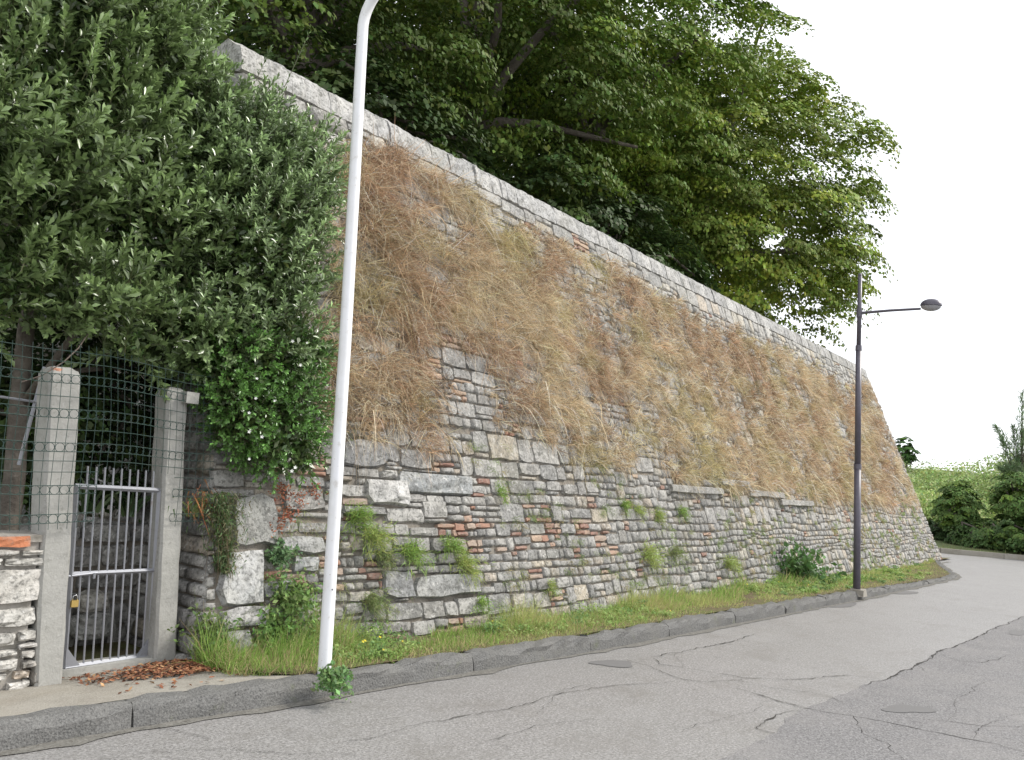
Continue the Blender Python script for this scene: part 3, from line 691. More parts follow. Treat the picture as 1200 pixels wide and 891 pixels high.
tuft('wall_plant', 335, 705, .30, 700, (.17, .26, .08), 'green leafy weed clump low on the wall behind the white pole', 'plant', broad=True, hang=.4)
tuft('wall_plant', 318, 745, .30, 700, (.16, .27, .08), 'broad leaved green weeds at the wall foot left of the white pole', 'plant', broad=True, hang=.3)
tuft('wall_plant', 243, 748, .20, 350, (.14, .20, .07), 'narrow dark weed climbing the wall edge right of the gate post', 'plant', broad=True, hang=.2)
tuft('kerb_weed', 388, 800, .16, 420, (.16, .27, .10), 'bushy green weed spilling over the kerb at the foot of the white pole', 'weed', broad=True, hang=.75, onground=at(388, 800, 2, .14))
# trailing plant right of the gate post
def trailing():
    c = wp(*wpx(248, 598), .10); o = empty('trailing_plant', tuple(c), 'bushy grey-green plant trailing down the wall right of the gate post', 'plant')
    n = 3600; ang = rng.random(n)*6.28; r = rng.random(n)**.5; zz = rng.uniform(-.48, .12, n); wdt = .19*np.clip(1+zz*1.5, .25, 1)*(.55+.9*vnoise(ang*1.2, zz*6, 8)); r = np.abs(rng.normal(0, .6, n))
    P = c+np.stack([wdt*r*np.cos(ang)+(-zz)*.12+.0, .12*r*np.sin(ang)-.05+zz*.05, zz], 1)
    D = unit(n)+np.array([0, -.3, -.5]); D /= np.linalg.norm(D, axis=1)[:, None]
    t = (P[:, 0]-c[0])/.2; col = np.where((rng.random(n) < .5+.3*t)[:, None], vary((.17, .17, .09), n), vary((.11, .18, .07), n))
    V, F, C = blades(P, D, rng.uniform(.02, .05, n), rng.uniform(.006, .012, n), col, droop=.3, seg=2); mesh('foliage', V, F, m_grass, o, C)
    st = rng.normal(0, .06, (30, 3))*np.array([1, .3, .2])+c; V, F, C = blades(st, np.tile([0., -.3, -.9], (30, 1))+rng.normal(0, .2, (30, 3)), rng.uniform(.2, .5, 30), np.full(30, .008), vary((.13, .10, .06), 30), droop=.2, seg=4)
    mesh('stems', V, F, m_grass, o, C)
trailing()

# leafy shoots
def sprig_mesh(nl, Ls, leafL, leafW, col, curve=.2):
    """a shoot along +Z: stem ribbon + nl folded leaves; returns V,F,C (quads)"""
    V, F, C = [], [], []
    def pos(u): return np.array([curve*Ls*u*u, 0, Ls*u])
    for i in range(4):
        p = pos(i/3); wv = .0035*(1-i/4); V += [p+[wv, 0, 0], p+[0, wv, 0], p+[-wv, -wv, 0]]; C += [np.array([.12, .13, .06])]*3
    for i in range(3):
        for q in range(3): F.append((i*3+q, i*3+(q+1) % 3, i*3+3+(q+1) % 3, i*3+3+q))
    for k in range(nl):
        u = .12+.88*(k+1)/nl; a = k*2.4+rng.normal(0, .3); el = R_(30+32*u)+rng.normal(0, .22)
        d = np.array([math.cos(a)*math.cos(el), math.sin(a)*math.cos(el), math.sin(el)]); sd = np.array([-math.sin(a), math.cos(a), 0]); nn = np.cross(d, sd); nn = nn if nn[2] > 0 else -nn
        l = leafL*rng.uniform(.75, 1.15)*(1 if u < .85 else .8); w = leafW*rng.uniform(.85, 1.1)*l/leafL; p = pos(u)
        b = len(V); cc = np.array(col)*math.exp(rng.normal(0, .26))*(1 if u < .8 else 1.35)
        mid = p+d*l*.55+nn*0; V += [p, p+d*l*.62+sd*w/2+nn*w*.2, p+d*l*1.0-nn*l*.10, p+d*l*.62-sd*w/2+nn*w*.2, p+d*l*.62]
        C += [cc*.9, cc, cc, cc, cc]
        F += [(b, b+1, b+2, b+4), (b, b+4, b+2, b+3)]
    return np.array(V), np.array(F), np.clip(np.array(C), .004, .9)
def rot_to(dirs):
    n = len(dirs); zax = dirs/np.linalg.norm(dirs, axis=1)[:, None]; r = rng.normal(size=(n, 3)); x = np.cross(r, zax); x /= np.linalg.norm(x, axis=1)[:, None]; y = np.cross(zax, x)
    return np.stack([x, y, zax], 2)                         # columns
def shrub(root, ell, nsp, variants, npart, mat, inner=.12, up=.9, dens=0):
    """shoots spread over overlapping ellipsoids ell=[(c,r3)]; the nearest npart shoots are parts"""
    vol = np.array([r[0]*r[1]+r[1]*r[2]+r[0]*r[2] for c, r in ell]); k = rng.choice(len(ell), nsp, p=vol/vol.sum())
    cc = np.array([e[0] for e in ell])[k]; rr = np.array([e[1] for e in ell])[k]
    u = unit(nsp); rad = 1-rng.random(nsp)**1.6*.45; P = cc+u*rr*rad[:, None]
    inside = np.zeros(nsp, bool)
    for j, (c, r) in enumerate(ell): inside |= (((P-c)/r)**2).sum(1) < .42
    gap = fbm(P[:, 0]*2.4+P[:, 1]*.9, P[:, 2]*2.4, 93) > .40
    keep = (~inside | (rng.random(nsp) < inner)) & (gap | (rng.random(nsp) < .25)); P, u = P[keep], u[keep]; n = len(P)
    D = u+np.array([0, -.15, up])+rng.normal(0, .35, (n, 3)); Rm = rot_to(D); sc_ = rng.uniform(.75, 1.25, n); vi = rng.integers(0, len(variants), n)
    tint = np.exp(rng.normal(0, .2, n))*(1+.25*(fbm(P[:, 0]*2.5, P[:, 2]*2.5, 90)-.5))
    px = proj(P); vis = (px[:, 0] > 0) & (px[:, 1] > 0) & (px[:, 0] < 1200); dist = np.linalg.norm(P-CAM, axis=1)+(~vis)*50
    if dens:
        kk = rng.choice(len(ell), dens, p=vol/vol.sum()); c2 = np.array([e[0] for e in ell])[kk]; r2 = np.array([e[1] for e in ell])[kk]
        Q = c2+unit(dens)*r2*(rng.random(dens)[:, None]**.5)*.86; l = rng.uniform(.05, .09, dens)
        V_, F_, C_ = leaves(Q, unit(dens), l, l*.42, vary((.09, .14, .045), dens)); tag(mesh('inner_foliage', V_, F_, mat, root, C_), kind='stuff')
    order = np.argsort(dist); part = np.zeros(n, bool); part[order[:npart]] = True
    Vs, Fs, Cs, m = [], [], [], 0
    for v in range(len(variants)):
        sv, sf, scol = variants[v]; sel = np.where((vi == v) & ~part)[0]
        W_ = np.einsum('nij,vj->nvi', Rm[sel], sv)*sc_[sel, None, None]+P[sel][:, None]
        Vs.append(W_.reshape(-1, 3)); Fs.append((sf[None]+(np.arange(len(sel))*len(sv))[:, None, None]+m).reshape(-1, 4)); m += len(sel)*len(sv)
        Cs.append((scol[None]*tint[sel][:, None, None]).reshape(-1, 3))
    o = mesh('foliage', np.concatenate(Vs), np.concatenate(Fs), mat, root, np.clip(np.concatenate(Cs), .004, .9)); tag(o, kind='stuff')
    protos = {}
    for i in np.where(part)[0]:
        v = int(vi[i])
        if v not in protos: protos[v] = mesh('leafy_shoot', variants[v][0], variants[v][1], mat, None, variants[v][2]); q = protos[v]
        else: q = protos[v].copy(); COL.objects.link(q)
        q.parent = root; Mx = Matrix([[*(Rm[i][0]*sc_[i]), 0], [*(Rm[i][1]*sc_[i]), 0], [*(Rm[i][2]*sc_[i]), 0], [0, 0, 0, 1]])
        Mx.translation = Vector(P[i]-wloc(root)); q.matrix_basis = Mx
    return P
def EL(px, py, Y, rx, ry=None, rz=None):
    ry = ry or rx*.75; rz = rz or rx; return (at(px, py, 1, Y), np.array([rx, ry, rz]))
big = [sprig_mesh(rng.integers(17, 24), .27, .080, .034, (.165, .235, .09)) for _ in range(6)]
fine = [sprig_mesh(rng.integers(17, 23), .22, .062, .022, (.165, .235, .10)) for _ in range(6)]
clim = [sprig_mesh(rng.integers(10, 14), .12, .042, .019, (.095, .20, .045)) for _ in range(5)]

tr = empty('evergreen_tree', (2.75, 6.6, 0), 'near evergreen tree with long glossy leaves and grey trunk behind the wire fence, top left', 'tree')
p0 = at(5, 640, 1, 6.35); p1 = at(22, 480, 1, 6.35); p2 = at(45, 300, 1, 6.4); p3 = at(120, 150, 1, 6.5); p4 = at(20, 100, 1, 6.4)
g0 = p0+(p0-p1)*.9; g0[2] = 0
trk = mesh('trunk', *join([tube([g0, p0, (p0+p1)/2+[.02, 0, 0], p1, (p1+p2)/2-[.02, 0, 0], p2], [.09, .078, .07, .062, .055, .045], 10)]), m_bark, tr, smooth=True)
for ps, r in (([p2, (p2+p3)/2+[0, 0, .1], p3], .05), ([p2, p4], .05), ([p1, at(80, 400, 1, 6.0), at(140, 330, 1, 5.8)], .03), ([p1, at(60, 430, 1, 6.2), at(100, 380, 1, 6.1)], .02)):
    mesh('limb', *tube(ps, np.linspace(r, r*.4, len(ps)), 7), m_bark, tr, smooth=True)
ellA = [EL(30, 30, 6.1, .75), EL(120, 60, 6.3, .7), EL(60, 150, 5.9, .6), EL(10, 230, 5.9, .5), EL(120, 190, 6.1, .6), EL(180, 120, 6.2, .5), EL(160, 280, 6.0, .42), EL(-10, 330, 5.8, .3), EL(200, 230, 6.2, .55), EL(125, 345, 5.75, .26), EL(150, 400, 5.8, .18), EL(60, 350, 5.85, .25), EL(225, 400, 6.0, .28), EL(-90, 120, 6.0, .8), EL(60, -90, 6.3, .9), EL(150, 0, 6.4, .6), EL(210, 320, 6.2, .5), EL(-60, 300, 6., .5)]
shrub(tr, ellA, 4600, big, 150, m_gloss, inner=.3, dens=26000)
sh = empty('evergreen_shrub', (4.1, 6.0, 0), 'tall fine leaved evergreen shrub covering the left corner of the stone wall', 'shrub')
ellB = [EL(235, 150, 6.2, .45), EL(285, 175, 6.1, .45), EL(330, 235, 6.0, .45), EL(300, 290, 5.9, .55), EL(345, 320, 5.8, .32), EL(240, 380, 6.0, .5), EL(330, 390, 5.75, .33), EL(265, 220, 6.2, .55), EL(355, 190, 6.1, .28)]
shrub(sh, ellB, 3200, fine, 100, m_gloss, inner=.3, up=.8, dens=14000)
mesh('stem', *tube([(4.0, 6.0, 0), (3.9, 6.0, 1), at(250, 420, 1, 6.1), at(280, 250, 1, 6.2)], [.07, .06, .045, .02], 8), m_bark, sh, smooth=True)
for q in ((330, 300, 5.95), (250, 200, 6.3), (340, 210, 6.1)): mesh('stem', *tube([at(250, 420, 1, 6.1), at(*q[:2], 1, q[2])], [.03, .012], 6), m_bark, sh, smooth=True)
for (x0, y0, x1, y1, Y) in ((330, 110, 362, 40, 6.3), (300, 95, 318, 55, 6.4)):     # tall shoots against the sky
    a, b = at(x0, y0, 1, Y), at(x1, y1, 1, Y); L = np.linalg.norm(b-a); v = sprig_mesh(22, L, .055, .017, (.12, .19, .07), 0.); Rm = rot_to((b-a)[None])[0]
    mesh('leafy_shoot', (Rm @ v[0].T).T+a, v[1], m_gloss, sh, v[2])
cl = empty('flowering_climber', (4.4, 5.75, 1.4), 'dense green climber with small white flowers hanging on the wall left of the white pole', 'climber')
ellC = [EL(300, 430, 5.75, .36, .2), EL(340, 470, 5.72, .30, .2), EL(290, 490, 5.7, .30, .2), EL(330, 520, 5.65, .30, .2), EL(270, 460, 5.75, .22, .2), EL(355, 415, 5.8, .2, .15), EL(352, 540, 5.65, .13, .12)]
PC = shrub(cl, ellC, 1900, clim, 50, m_gloss, inner=.3, up=.1, dens=5000)
def flower(name, root, P, r=.019):
    V = [P]; k = 5; ax = unit(1)[0]*.4+np.array([-.45, -1, .25]); ax /= np.linalg.norm(ax); Rm = rot_to(ax[None])[0]
    for i in range(2*k):
        a = math.pi*i/k; rr = r if i % 2 == 0 else r*.55; V.append(P+Rm @ np.array([math.cos(a)*rr, math.sin(a)*rr, .004 if i % 2 == 0 else .002]))
    return mesh(name, V, [(0, i+1, (i+1) % (2*k)+1) for i in range(2*k)], m_petal, root)
for (px, py) in ((300, 467), (292, 506), (307, 512), (322, 470), (301, 444), (292, 484), (360, 402), (343, 400), (346, 548), (292, 538), (370, 245), (390, 270), (384, 303), (342, 552), (352, 428)):
    flower('flower', cl, at(px, py, 1, 5.36 if py > 350 else 5.9), rng.uniform(.011, .018))

# ------------------------------------------------------------------ trees on the bastion
def tube_limb(a, b, r0, r1, sag=.4):
    m_ = (a+b)/2+np.array([rng.normal(0, .2), rng.normal(0, .2), sag]); return tube([a, (a+m_)/2+[0, 0, sag*.3], m_, (b+m_)/2, b], np.linspace(r0, r1, 5), 7)
def big_tree(base, c, rad, ncl, per, col, label, group=None, cl_r=.75, leaf=.13, name='broadleaf_tree', trunk=.3, lump=.3):
    base = np.array(base, float); c = np.array(c, float); rad = np.array(rad, float)
    o = empty(name, tuple(base), label, 'tree', group)
    mesh('trunk', *tube([base-[0, 0, .3], base+(c-base)*.3+[.1, 0, 0], base+(c-base)*.7, c+[0, 0, rad[2]*.4]], [trunk*1.2, trunk, trunk*.75, trunk*.2], 10), m_bark, o, smooth=True)
    u = unit(ncl); th = np.arctan2(u[:, 1], u[:, 0])
    lumpf = 1-lump*.5+lump*vnoise(th*2.2+10, u[:, 2]*3+10, int(abs(c[0])*7))
    r = (rng.random(ncl)**.38); r = np.where(rng.random(ncl) < .62, rng.uniform(.82, 1.0, ncl), r*.85)
    P = c+u*rad*(r*lumpf)[:, None]
    P[:, 2] = np.where(P[:, 2] < c[2]-rad[2]*.88, c[2]-rad[2]*.88+rng.random(ncl)*.5, P[:, 2])
    for i in rng.choice(ncl, 9, replace=False): mesh('limb', *tube_limb(base+(c-base)*rng.uniform(.35, .8), P[i], trunk*.42, .03), m_bark, o, smooth=True)
    n = ncl*per; k = np.repeat(np.arange(ncl), per); cs = cl_r*rng.uniform(.65, 1.25, ncl)*np.where(r > .8, .85, 1.1)
    th2 = rng.uniform(0, 2*math.pi, n); rr2 = rng.random(n)**.52*(1+.18*np.sin(3*th2+k*1.7)+.12*np.sin(5*th2+k)); c_s = cs[k]; outw = u[k]
    q = np.stack([rr2*np.cos(th2)*c_s, rr2*np.sin(th2)*c_s, c_s*(.5*(1-rr2**2)-.14)+rng.normal(0, .06, n)*c_s], 1)
    q[:, 2] -= .30*(q[:, 0]*outw[:, 0]+q[:, 1]*outw[:, 1])+c_s*.35*(rng.random(n) < .12)*rng.random(n)
    LP = P[k]+q; Nn = unit(n)*.6+np.array([0, 0, .8])+outw*.5+q/c_s[:, None]*.5; Nn /= np.linalg.norm(Nn, axis=1)[:, None]
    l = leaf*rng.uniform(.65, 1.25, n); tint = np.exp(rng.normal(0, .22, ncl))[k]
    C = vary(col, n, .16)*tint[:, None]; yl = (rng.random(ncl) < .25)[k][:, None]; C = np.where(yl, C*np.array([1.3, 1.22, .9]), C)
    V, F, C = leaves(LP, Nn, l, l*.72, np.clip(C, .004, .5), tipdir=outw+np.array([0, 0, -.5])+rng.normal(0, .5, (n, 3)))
    tag(mesh('crown', V, F, m_leaf, o, C), kind='stuff'); return o
LG = (.16, .235, .05)
ZT = H
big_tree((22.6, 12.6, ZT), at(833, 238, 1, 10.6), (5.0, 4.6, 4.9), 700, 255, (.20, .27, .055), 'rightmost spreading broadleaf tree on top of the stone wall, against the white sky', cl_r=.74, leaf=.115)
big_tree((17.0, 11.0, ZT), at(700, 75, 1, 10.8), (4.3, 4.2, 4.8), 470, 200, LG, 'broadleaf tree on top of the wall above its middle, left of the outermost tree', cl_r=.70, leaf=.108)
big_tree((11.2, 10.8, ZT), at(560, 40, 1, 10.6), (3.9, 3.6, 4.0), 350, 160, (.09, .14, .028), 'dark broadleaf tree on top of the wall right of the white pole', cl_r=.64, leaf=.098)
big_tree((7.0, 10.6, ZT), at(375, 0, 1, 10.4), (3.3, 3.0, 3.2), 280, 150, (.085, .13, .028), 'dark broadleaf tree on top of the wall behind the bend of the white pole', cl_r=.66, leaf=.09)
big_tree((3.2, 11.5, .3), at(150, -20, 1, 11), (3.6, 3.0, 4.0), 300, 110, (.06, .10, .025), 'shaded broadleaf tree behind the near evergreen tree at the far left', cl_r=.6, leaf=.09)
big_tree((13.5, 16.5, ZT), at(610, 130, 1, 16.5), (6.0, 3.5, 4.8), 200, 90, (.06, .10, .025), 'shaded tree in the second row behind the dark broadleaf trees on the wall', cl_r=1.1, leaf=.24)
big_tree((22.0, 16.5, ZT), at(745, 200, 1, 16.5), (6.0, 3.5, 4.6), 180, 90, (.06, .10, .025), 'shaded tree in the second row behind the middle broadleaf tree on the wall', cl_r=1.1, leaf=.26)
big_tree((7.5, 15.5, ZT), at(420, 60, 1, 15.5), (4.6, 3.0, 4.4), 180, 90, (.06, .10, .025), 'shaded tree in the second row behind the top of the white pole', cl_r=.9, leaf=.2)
# low shrubs and earth on the plateau behind the coping
big_tree((14.5, 9.0, ZT), (14.5, 9.2, ZT+1.0), (4.5, 1.1, 1.3), 200, 90, (.05, .085, .025), 'low dark hedge behind the coping under the middle trees', cl_r=.5, leaf=.12, name='hedge', trunk=.06)
big_tree((8.3, 9.0, ZT), (8.0, 9.2, ZT+.8), (2.8, 1.1, 1.1), 150, 90, (.05, .085, .025), 'low dark hedge behind the coping near the white pole', cl_r=.4, leaf=.1, name='hedge', trunk=.05)
# behind the gate garden
big_tree((2.6, 9.5, 0), (2.4, 9.3, 2.1), (2.4, 1.2, 2.3), 260, 80, (.035, .06, .022), 'dark bush filling the garden behind the gate', cl_r=.38, leaf=.08, name='garden_bush', trunk=.06)

big_tree((3.0, 6.9, 0), (2.95, 6.85, 1.95), (1.1, .35, 1.0), 330, 90, (.045, .075, .026), 'shaded evergreen bush directly above the retaining wall behind the gate', cl_r=.2, leaf=.05, name='garden_bush', trunk=.03)
# ------------------------------------------------------------------ far vegetation at the bend
def bush(px, py, X, rx, rz, col, label, ncl=170, per=130, name='bush', leaf=.085, group=None, cl_r=.26, zc=None):
    c = at(px, py, 0, X); base = np.array([c[0], c[1], .2]); return big_tree(base, c, (rx, rx, rz), ncl, per, col, label, group, cl_r, leaf, name, .08, .25)
bush(1123, 595, 35.5, .85, 1.0, (.12, .20, .055), 'round dark bush beyond the bend, nearest the end of the stone wall')
bush(1192, 585, 35.5, .8, 1.1, (.125, .205, .06), 'round dark bush beyond the bend at the right edge of the photo')
bush(1160, 630, 35.0, 1.3, .7, (.09, .155, .05), 'low dark hedge between the two round bushes beyond the bend', name='hedge_bush')
bush(1100, 632, 36.5, 1.2, .7, (.05, .09, .03), 'low dark bush close behind the corner of the stone wall', name='hedge_bush')
bush(1220, 628, 34.5, 1.3, .8, (.09, .155, .05), 'low dark hedge right of the bend cut by the right edge', name='hedge_bush')
bush(1061, 529, 60, .7, 1.0, (.06, .13, .03), 'small dark green treetop just showing beside the sloping wall end', name='small_tree', leaf=.11, ncl=60)
# pale scrub on the hill, one mass
n = 62000; k = 90; cx_ = rng.uniform(44, 62, k); pyx = rng.uniform(1020, 1290, k); CN = []
for i in range(k):
    X = float(cx_[i]); y_px = 545+ (62-X)*2.6+rng.normal(0, 11); CN.append(at(pyx[i], y_px+8, 0, X))
CN = np.array(CN); kk = rng.integers(0, k, n); q = unit(n)*(rng.random(n)**.4)[:, None]*np.array([1.9, 1.9, 1.15]); P = CN[kk]+q*rng.uniform(.5, 1.1, k)[kk][:, None]
P[:, 2] = np.maximum(P[:, 2], .3); Nn = unit(n)+np.array([0, 0, .8]); Nn /= np.linalg.norm(Nn, axis=1)[:, None]
tn = np.exp(rng.normal(0, .33, k))[kk][:, None]; V, F, C = leaves(P, Nn, rng.uniform(.10, .19, n), .11, np.clip(vary((.29, .38, .14), n, .22)*tn, 0, .6))
tag(mesh('hillside_scrub', V, F, m_leaf, None, C), 'pale green scrub covering the hillside beyond the bend', 'scrub', kind='stuff')
# feathery tree at the right edge
def feathery():
    b = at(1196, 640, 0, 38.); b[2] = .3; o = empty('feathery_tree', tuple(b), 'grey-green feathery tree with upright tips at the right edge beyond the bend', 'tree')
    top = at(1198, 470, 0, 38.); mesh('trunk', *tube([b, (b+top)/2, top], [.09, .06, .01], 7), m_bark, o)
    Pn, Dn = [], []
    tips = [(1198, 460), (1188, 500), (1174, 515), (1166, 500), (1207, 480), (1180, 545), (1192, 530), (1172, 548), (1205, 540), (1196, 560), (1184, 575), (1215, 520), (1225, 500), (1200, 505), (1190, 545)]
    for (x, y) in tips:
        t = at(x, y, 0, 38.+rng.normal(0, .5)); s0 = b+(top-b)*rng.uniform(.25, .6); mesh('branch', *tube([s0, (s0+t)/2+[0, 0, -.1], t], [.03, .02, .006], 5), m_bark, o)
        m_ = 260; u = rng.random(m_)[:, None]; Pn.append(s0+(t-s0)*(.35+.65*u)+rng.normal(0, .13, (m_, 3))*(1.25-u)); d = (t-s0)/np.linalg.norm(t-s0); Dn.append(d+rng.normal(0, .5, (m_, 3)))
    P = np.concatenate(Pn); D = np.concatenate(Dn); D /= np.linalg.norm(D, axis=1)[:, None]; n = len(P)
    V, F, C = blades(P, D, rng.uniform(.12, .3, n), np.full(n, .03), vary((.16, .23, .12), n), droop=.05, seg=1); tag(mesh('crown', V, F, m_leaf, o, C), kind='stuff')
feathery()
n = 2600; sI = rng.uniform(0, fseg[-1], n); P = np.stack([np.interp(sI, fseg, FP[:, 0])+rng.uniform(.2, 1.6, n), np.interp(sI, fseg, FP[:, 1])+rng.uniform(0, .4, n), np.full(n, .14)], 1)
V, F, C = blades(P, unit(n)*.4+np.array([0, 0, 1.]), rng.uniform(.08, .22, n), np.full(n, .03), vary((.2, .22, .09), n), droop=.3, seg=1)
tag(mesh('bank_grass', V, F, m_grass, None, C), 'strip of thin grass behind the far kerb of the bend', 'grass', kind='stuff')

# ------------------------------------------------------------------ low stone wall, posts, gate, fence
lw = empty('low_garden_wall', (1.0, 5.72, 0), 'low wall of white rubble stones with a red brick on top, at the left edge', 'wall')
LY = 5.60
V, F = box((-.10, LY+.15, .45), (5.0, .28, 1.0)); mesh('wall_core', V, F, m_lightmortar, lw)
def fl(s, z, d): return np.stack(np.broadcast_arrays(s, LY-d+.015, z), -1)
def lpx(px, py): P = at(px, py, 1, LY); return P[0], P[2]
WH = (.50, .485, .45); LST = [(-6, 627, 35, 642, 'b'), (-20, 643, 22, 652, (.45, .43, .4)), (24, 644, 50, 651, (.5, .48, .44)), (4, 653, 50, 664, WH), (-25, 653, 2, 664, WH), (-28, 666, 47, 709, (.54, .52, .48)), (-20, 712, 42, 736, WH),
 (-16, 741, 18, 759, WH), (20, 738, 42, 752, WH), (19, 753, 42, 760, (.55, .53, .5)), (-8, 761, 19, 770, WH), (-12, 772, 20, 788, WH), (23, 761, 40, 771, (.4, .38, .35)), (14, 785, 33, 796, (.5, .42, .34)), (-18, 790, 6, 799, WH), (7, 798, 34, 808, (.6, .58, .55)), (24, 773, 42, 783, (.45, .42, .38)), (36, 786, 44, 804, (.38, .36, .33))]
for (x0, y0, x1, y1, c) in LST:
    a = lpx(x0, (y0+y1)/2); b = lpx(x1, (y0+y1)/2); t = lpx((x0+x1)/2, y0); u_ = lpx((x0+x1)/2, y1); bk = c == 'b'
    V, F, C = stone_geo(fl, a[0], b[0], u_[1], t[1], .045, rng, (.48, .19, .10) if bk else c, .002, .6); mesh('brick' if bk else 'stone', V, F, m_brick if bk else surf_white if False else (m_brick if bk else m_stone), lw, C)
zz_ = .02
while zz_ < .93:
    h = rng.uniform(.07, .16); x = -2.6
    while x < 2.02:
        w_ = rng.uniform(.12, .34); w_ = min(w_, 2.08-x) if x+w_ > 2.0 else w_
        V, F, C = stone_geo(fl, x, x+w_, zz_, zz_+h, .04, rng, WH, .006, .8)
        if proj(V)[:, 0].max() < -2: mesh('stone', V, F, m_stone, lw, C)
        x += w_
    zz_ += h
V, F = box((.0, LY+.14, .972), (4.86, .30, .045)); mesh('mortar_cap', V, F, m_lightmortar, lw)

def post(name, b0, t0, w0, w1, dp, label, roundtop=True, taper=.0):
    """b0,t0: centre of the front face at foot and head"""
    o = empty(name, tuple(b0), label, 'gate post'); b0, t0 = np.array(b0), np.array(t0); V, F = [], []
    nl = 16
    for i in range(nl+1):
        f = i/nl; c = b0+(t0-b0)*f; wdt = w0+(w1-w0)*f; ch = .018
        if roundtop and f > .93: wdt *= 1
        for (u, v) in ((-.5, ch), (-.5+ch/wdt, 0), (.5-ch/wdt, 0), (.5, ch), (.5, dp-ch), (.5-ch/wdt, dp), (-.5+ch/wdt, dp), (-.5, dp-ch)):
            j = rng.normal(0, .0022, 2); V.append((c[0]+u*wdt+j[0], c[1]+v+j[1], c[2]))
    F = [(i*8+k, i*8+(k+1) % 8, (i+1)*8+(k+1) % 8, (i+1)*8+k) for i in range(nl) for k in range(8)]+[tuple(range(7, -1, -1))]
    b = nl*8; top = V[b:b+8]; cc = np.mean(top, 0)
    for lv, (sc1, dz) in enumerate(((.86, .03), (.55, .052))):
        for p in top: V.append(tuple(cc+(np.array(p)-cc)*sc1+[0, 0, dz+rng.normal(0, .003)]))
        s0 = b+8*lv; s1 = b+8*(lv+1); F += [(s0+k, s0+(k+1) % 8, s1+(k+1) % 8, s1+k) for k in range(8)]
    F.append(tuple(b+16+k for k in range(8)))
    mesh('shaft', V, F, m_post, o); return o
pl = post('gate_post', (2.56, 5.56, 0), (2.42, 5.60, 2.02), .17, .20, .2, 'left concrete gate post with a rounded broken top, beside the white rubble wall')
V, F, C = stone_geo(lambda s, z, d: np.stack(np.broadcast_arrays(s, 5.62-d, z), -1), 2.33, 2.41, 2.02, 2.07, .01, rng, (.5, .26, .18)); mesh('broken_brick', V, F, m_brick, pl, C)
pr_ = post('gate_post', (3.45, 5.74, 0), (3.30, 5.76, 2.0), .17, .16, .19, 'right concrete gate post with a square block fixed near its top')
V, F = box((3.385, 5.745, 1.985), (.10, .10, .085)); mesh('block', V, F, m_post, pr_)

# gate
gA = at(75, 783, 1, 5.80); gB = at(175, 768, 1, 5.86); gC = at(90, 570, 1, 5.74); gD = at(187, 575, 1, 5.80)
gt = empty('metal_gate', tuple(gA*[1, 1, 0]+[0, 0, .12]), 'narrow galvanised steel bar gate hung between two concrete posts', 'gate')
def gp(u, v): return (gA*(1-u)+gB*u)*(1-v)+(gC*(1-u)+gD*u)*v
def bar(a, b, r, n=4): return tube([a, b], [r, r], n)
fr = join([bar(gp(0, 0), gp(0, 1), .019), bar(gp(1, 0), gp(1, 1), .019), bar(gp(-.02, 1), gp(1.02, 1), .018), bar(gp(0, .0), gp(1, .0), .018)])
mesh('frame', *fr, m_zinc, gt)
mesh('mid_rail', *bar(gp(0, .515), gp(1, .515), .016), m_zinc, gt)
for i in range(1, 10): mesh('bar', *bar(gp(i/10+.012, .0), gp(i/10+.012, 1.115)+[0, 0.004, 0], .0065, 6), m_zinc, gt)
for (u, du) in ((0, 1), (1, -1)):
    a, b, c = gp(u, .0), gp(u+du*.17, .0), gp(u, .12); V = [a+[0, -.012, 0], b+[0, -.012, 0], c+[0, -.012, 0], a+[0, .008, 0], b+[0, .008, 0], c+[0, .008, 0]]
    mesh('corner_plate', V, [(0, 1, 2), (5, 4, 3), (0, 3, 4, 1), (1, 4, 5, 2), (2, 5, 3, 0)], m_zinc, gt)
for v in (.22, .80):
    p = gp(1.03, v); V, F = box(p+[.02, -.01, 0], (.06, .04, .05)); mesh('hinge', V, F, m_zinc, gt)
mesh('latch', *join([bar(gp(-.14, .5), gp(.28, .52)+[0, -.025, 0], .009, 6), bar(gp(.24, .52)+[0, -.03, -.0], gp(.24, .49)+[0, -.03, 0], .009, 6)]), m_zinc, gt)
q = gp(.04, .375); q[1] -= .035; pk = empty('padlock', tuple(q), 'small brass padlock hanging on the left side of the gate', 'padlock')
V, F = box(q+[0, 0, -.022], (.046, .02, .044)); mesh('lock_body', V, F, m_brass, pk)
aa = np.linspace(0, math.pi, 9); pts = [q+np.array([.015, 0, -.005])]+[q+np.array([.015*math.cos(t), 0, .018+.015*math.sin(t)]) for t in aa]+[q+np.array([-.015, 0, -.005])]
mesh('shackle', *tube(pts, .0035, 6), m_steel, pk, smooth=True)
V, F = box((3.02, 5.86, .02), (.74, .20, .125)); th = tag(mesh('gate_threshold', V, F, m_post), 'mossy concrete threshold under the steel gate', 'threshold')

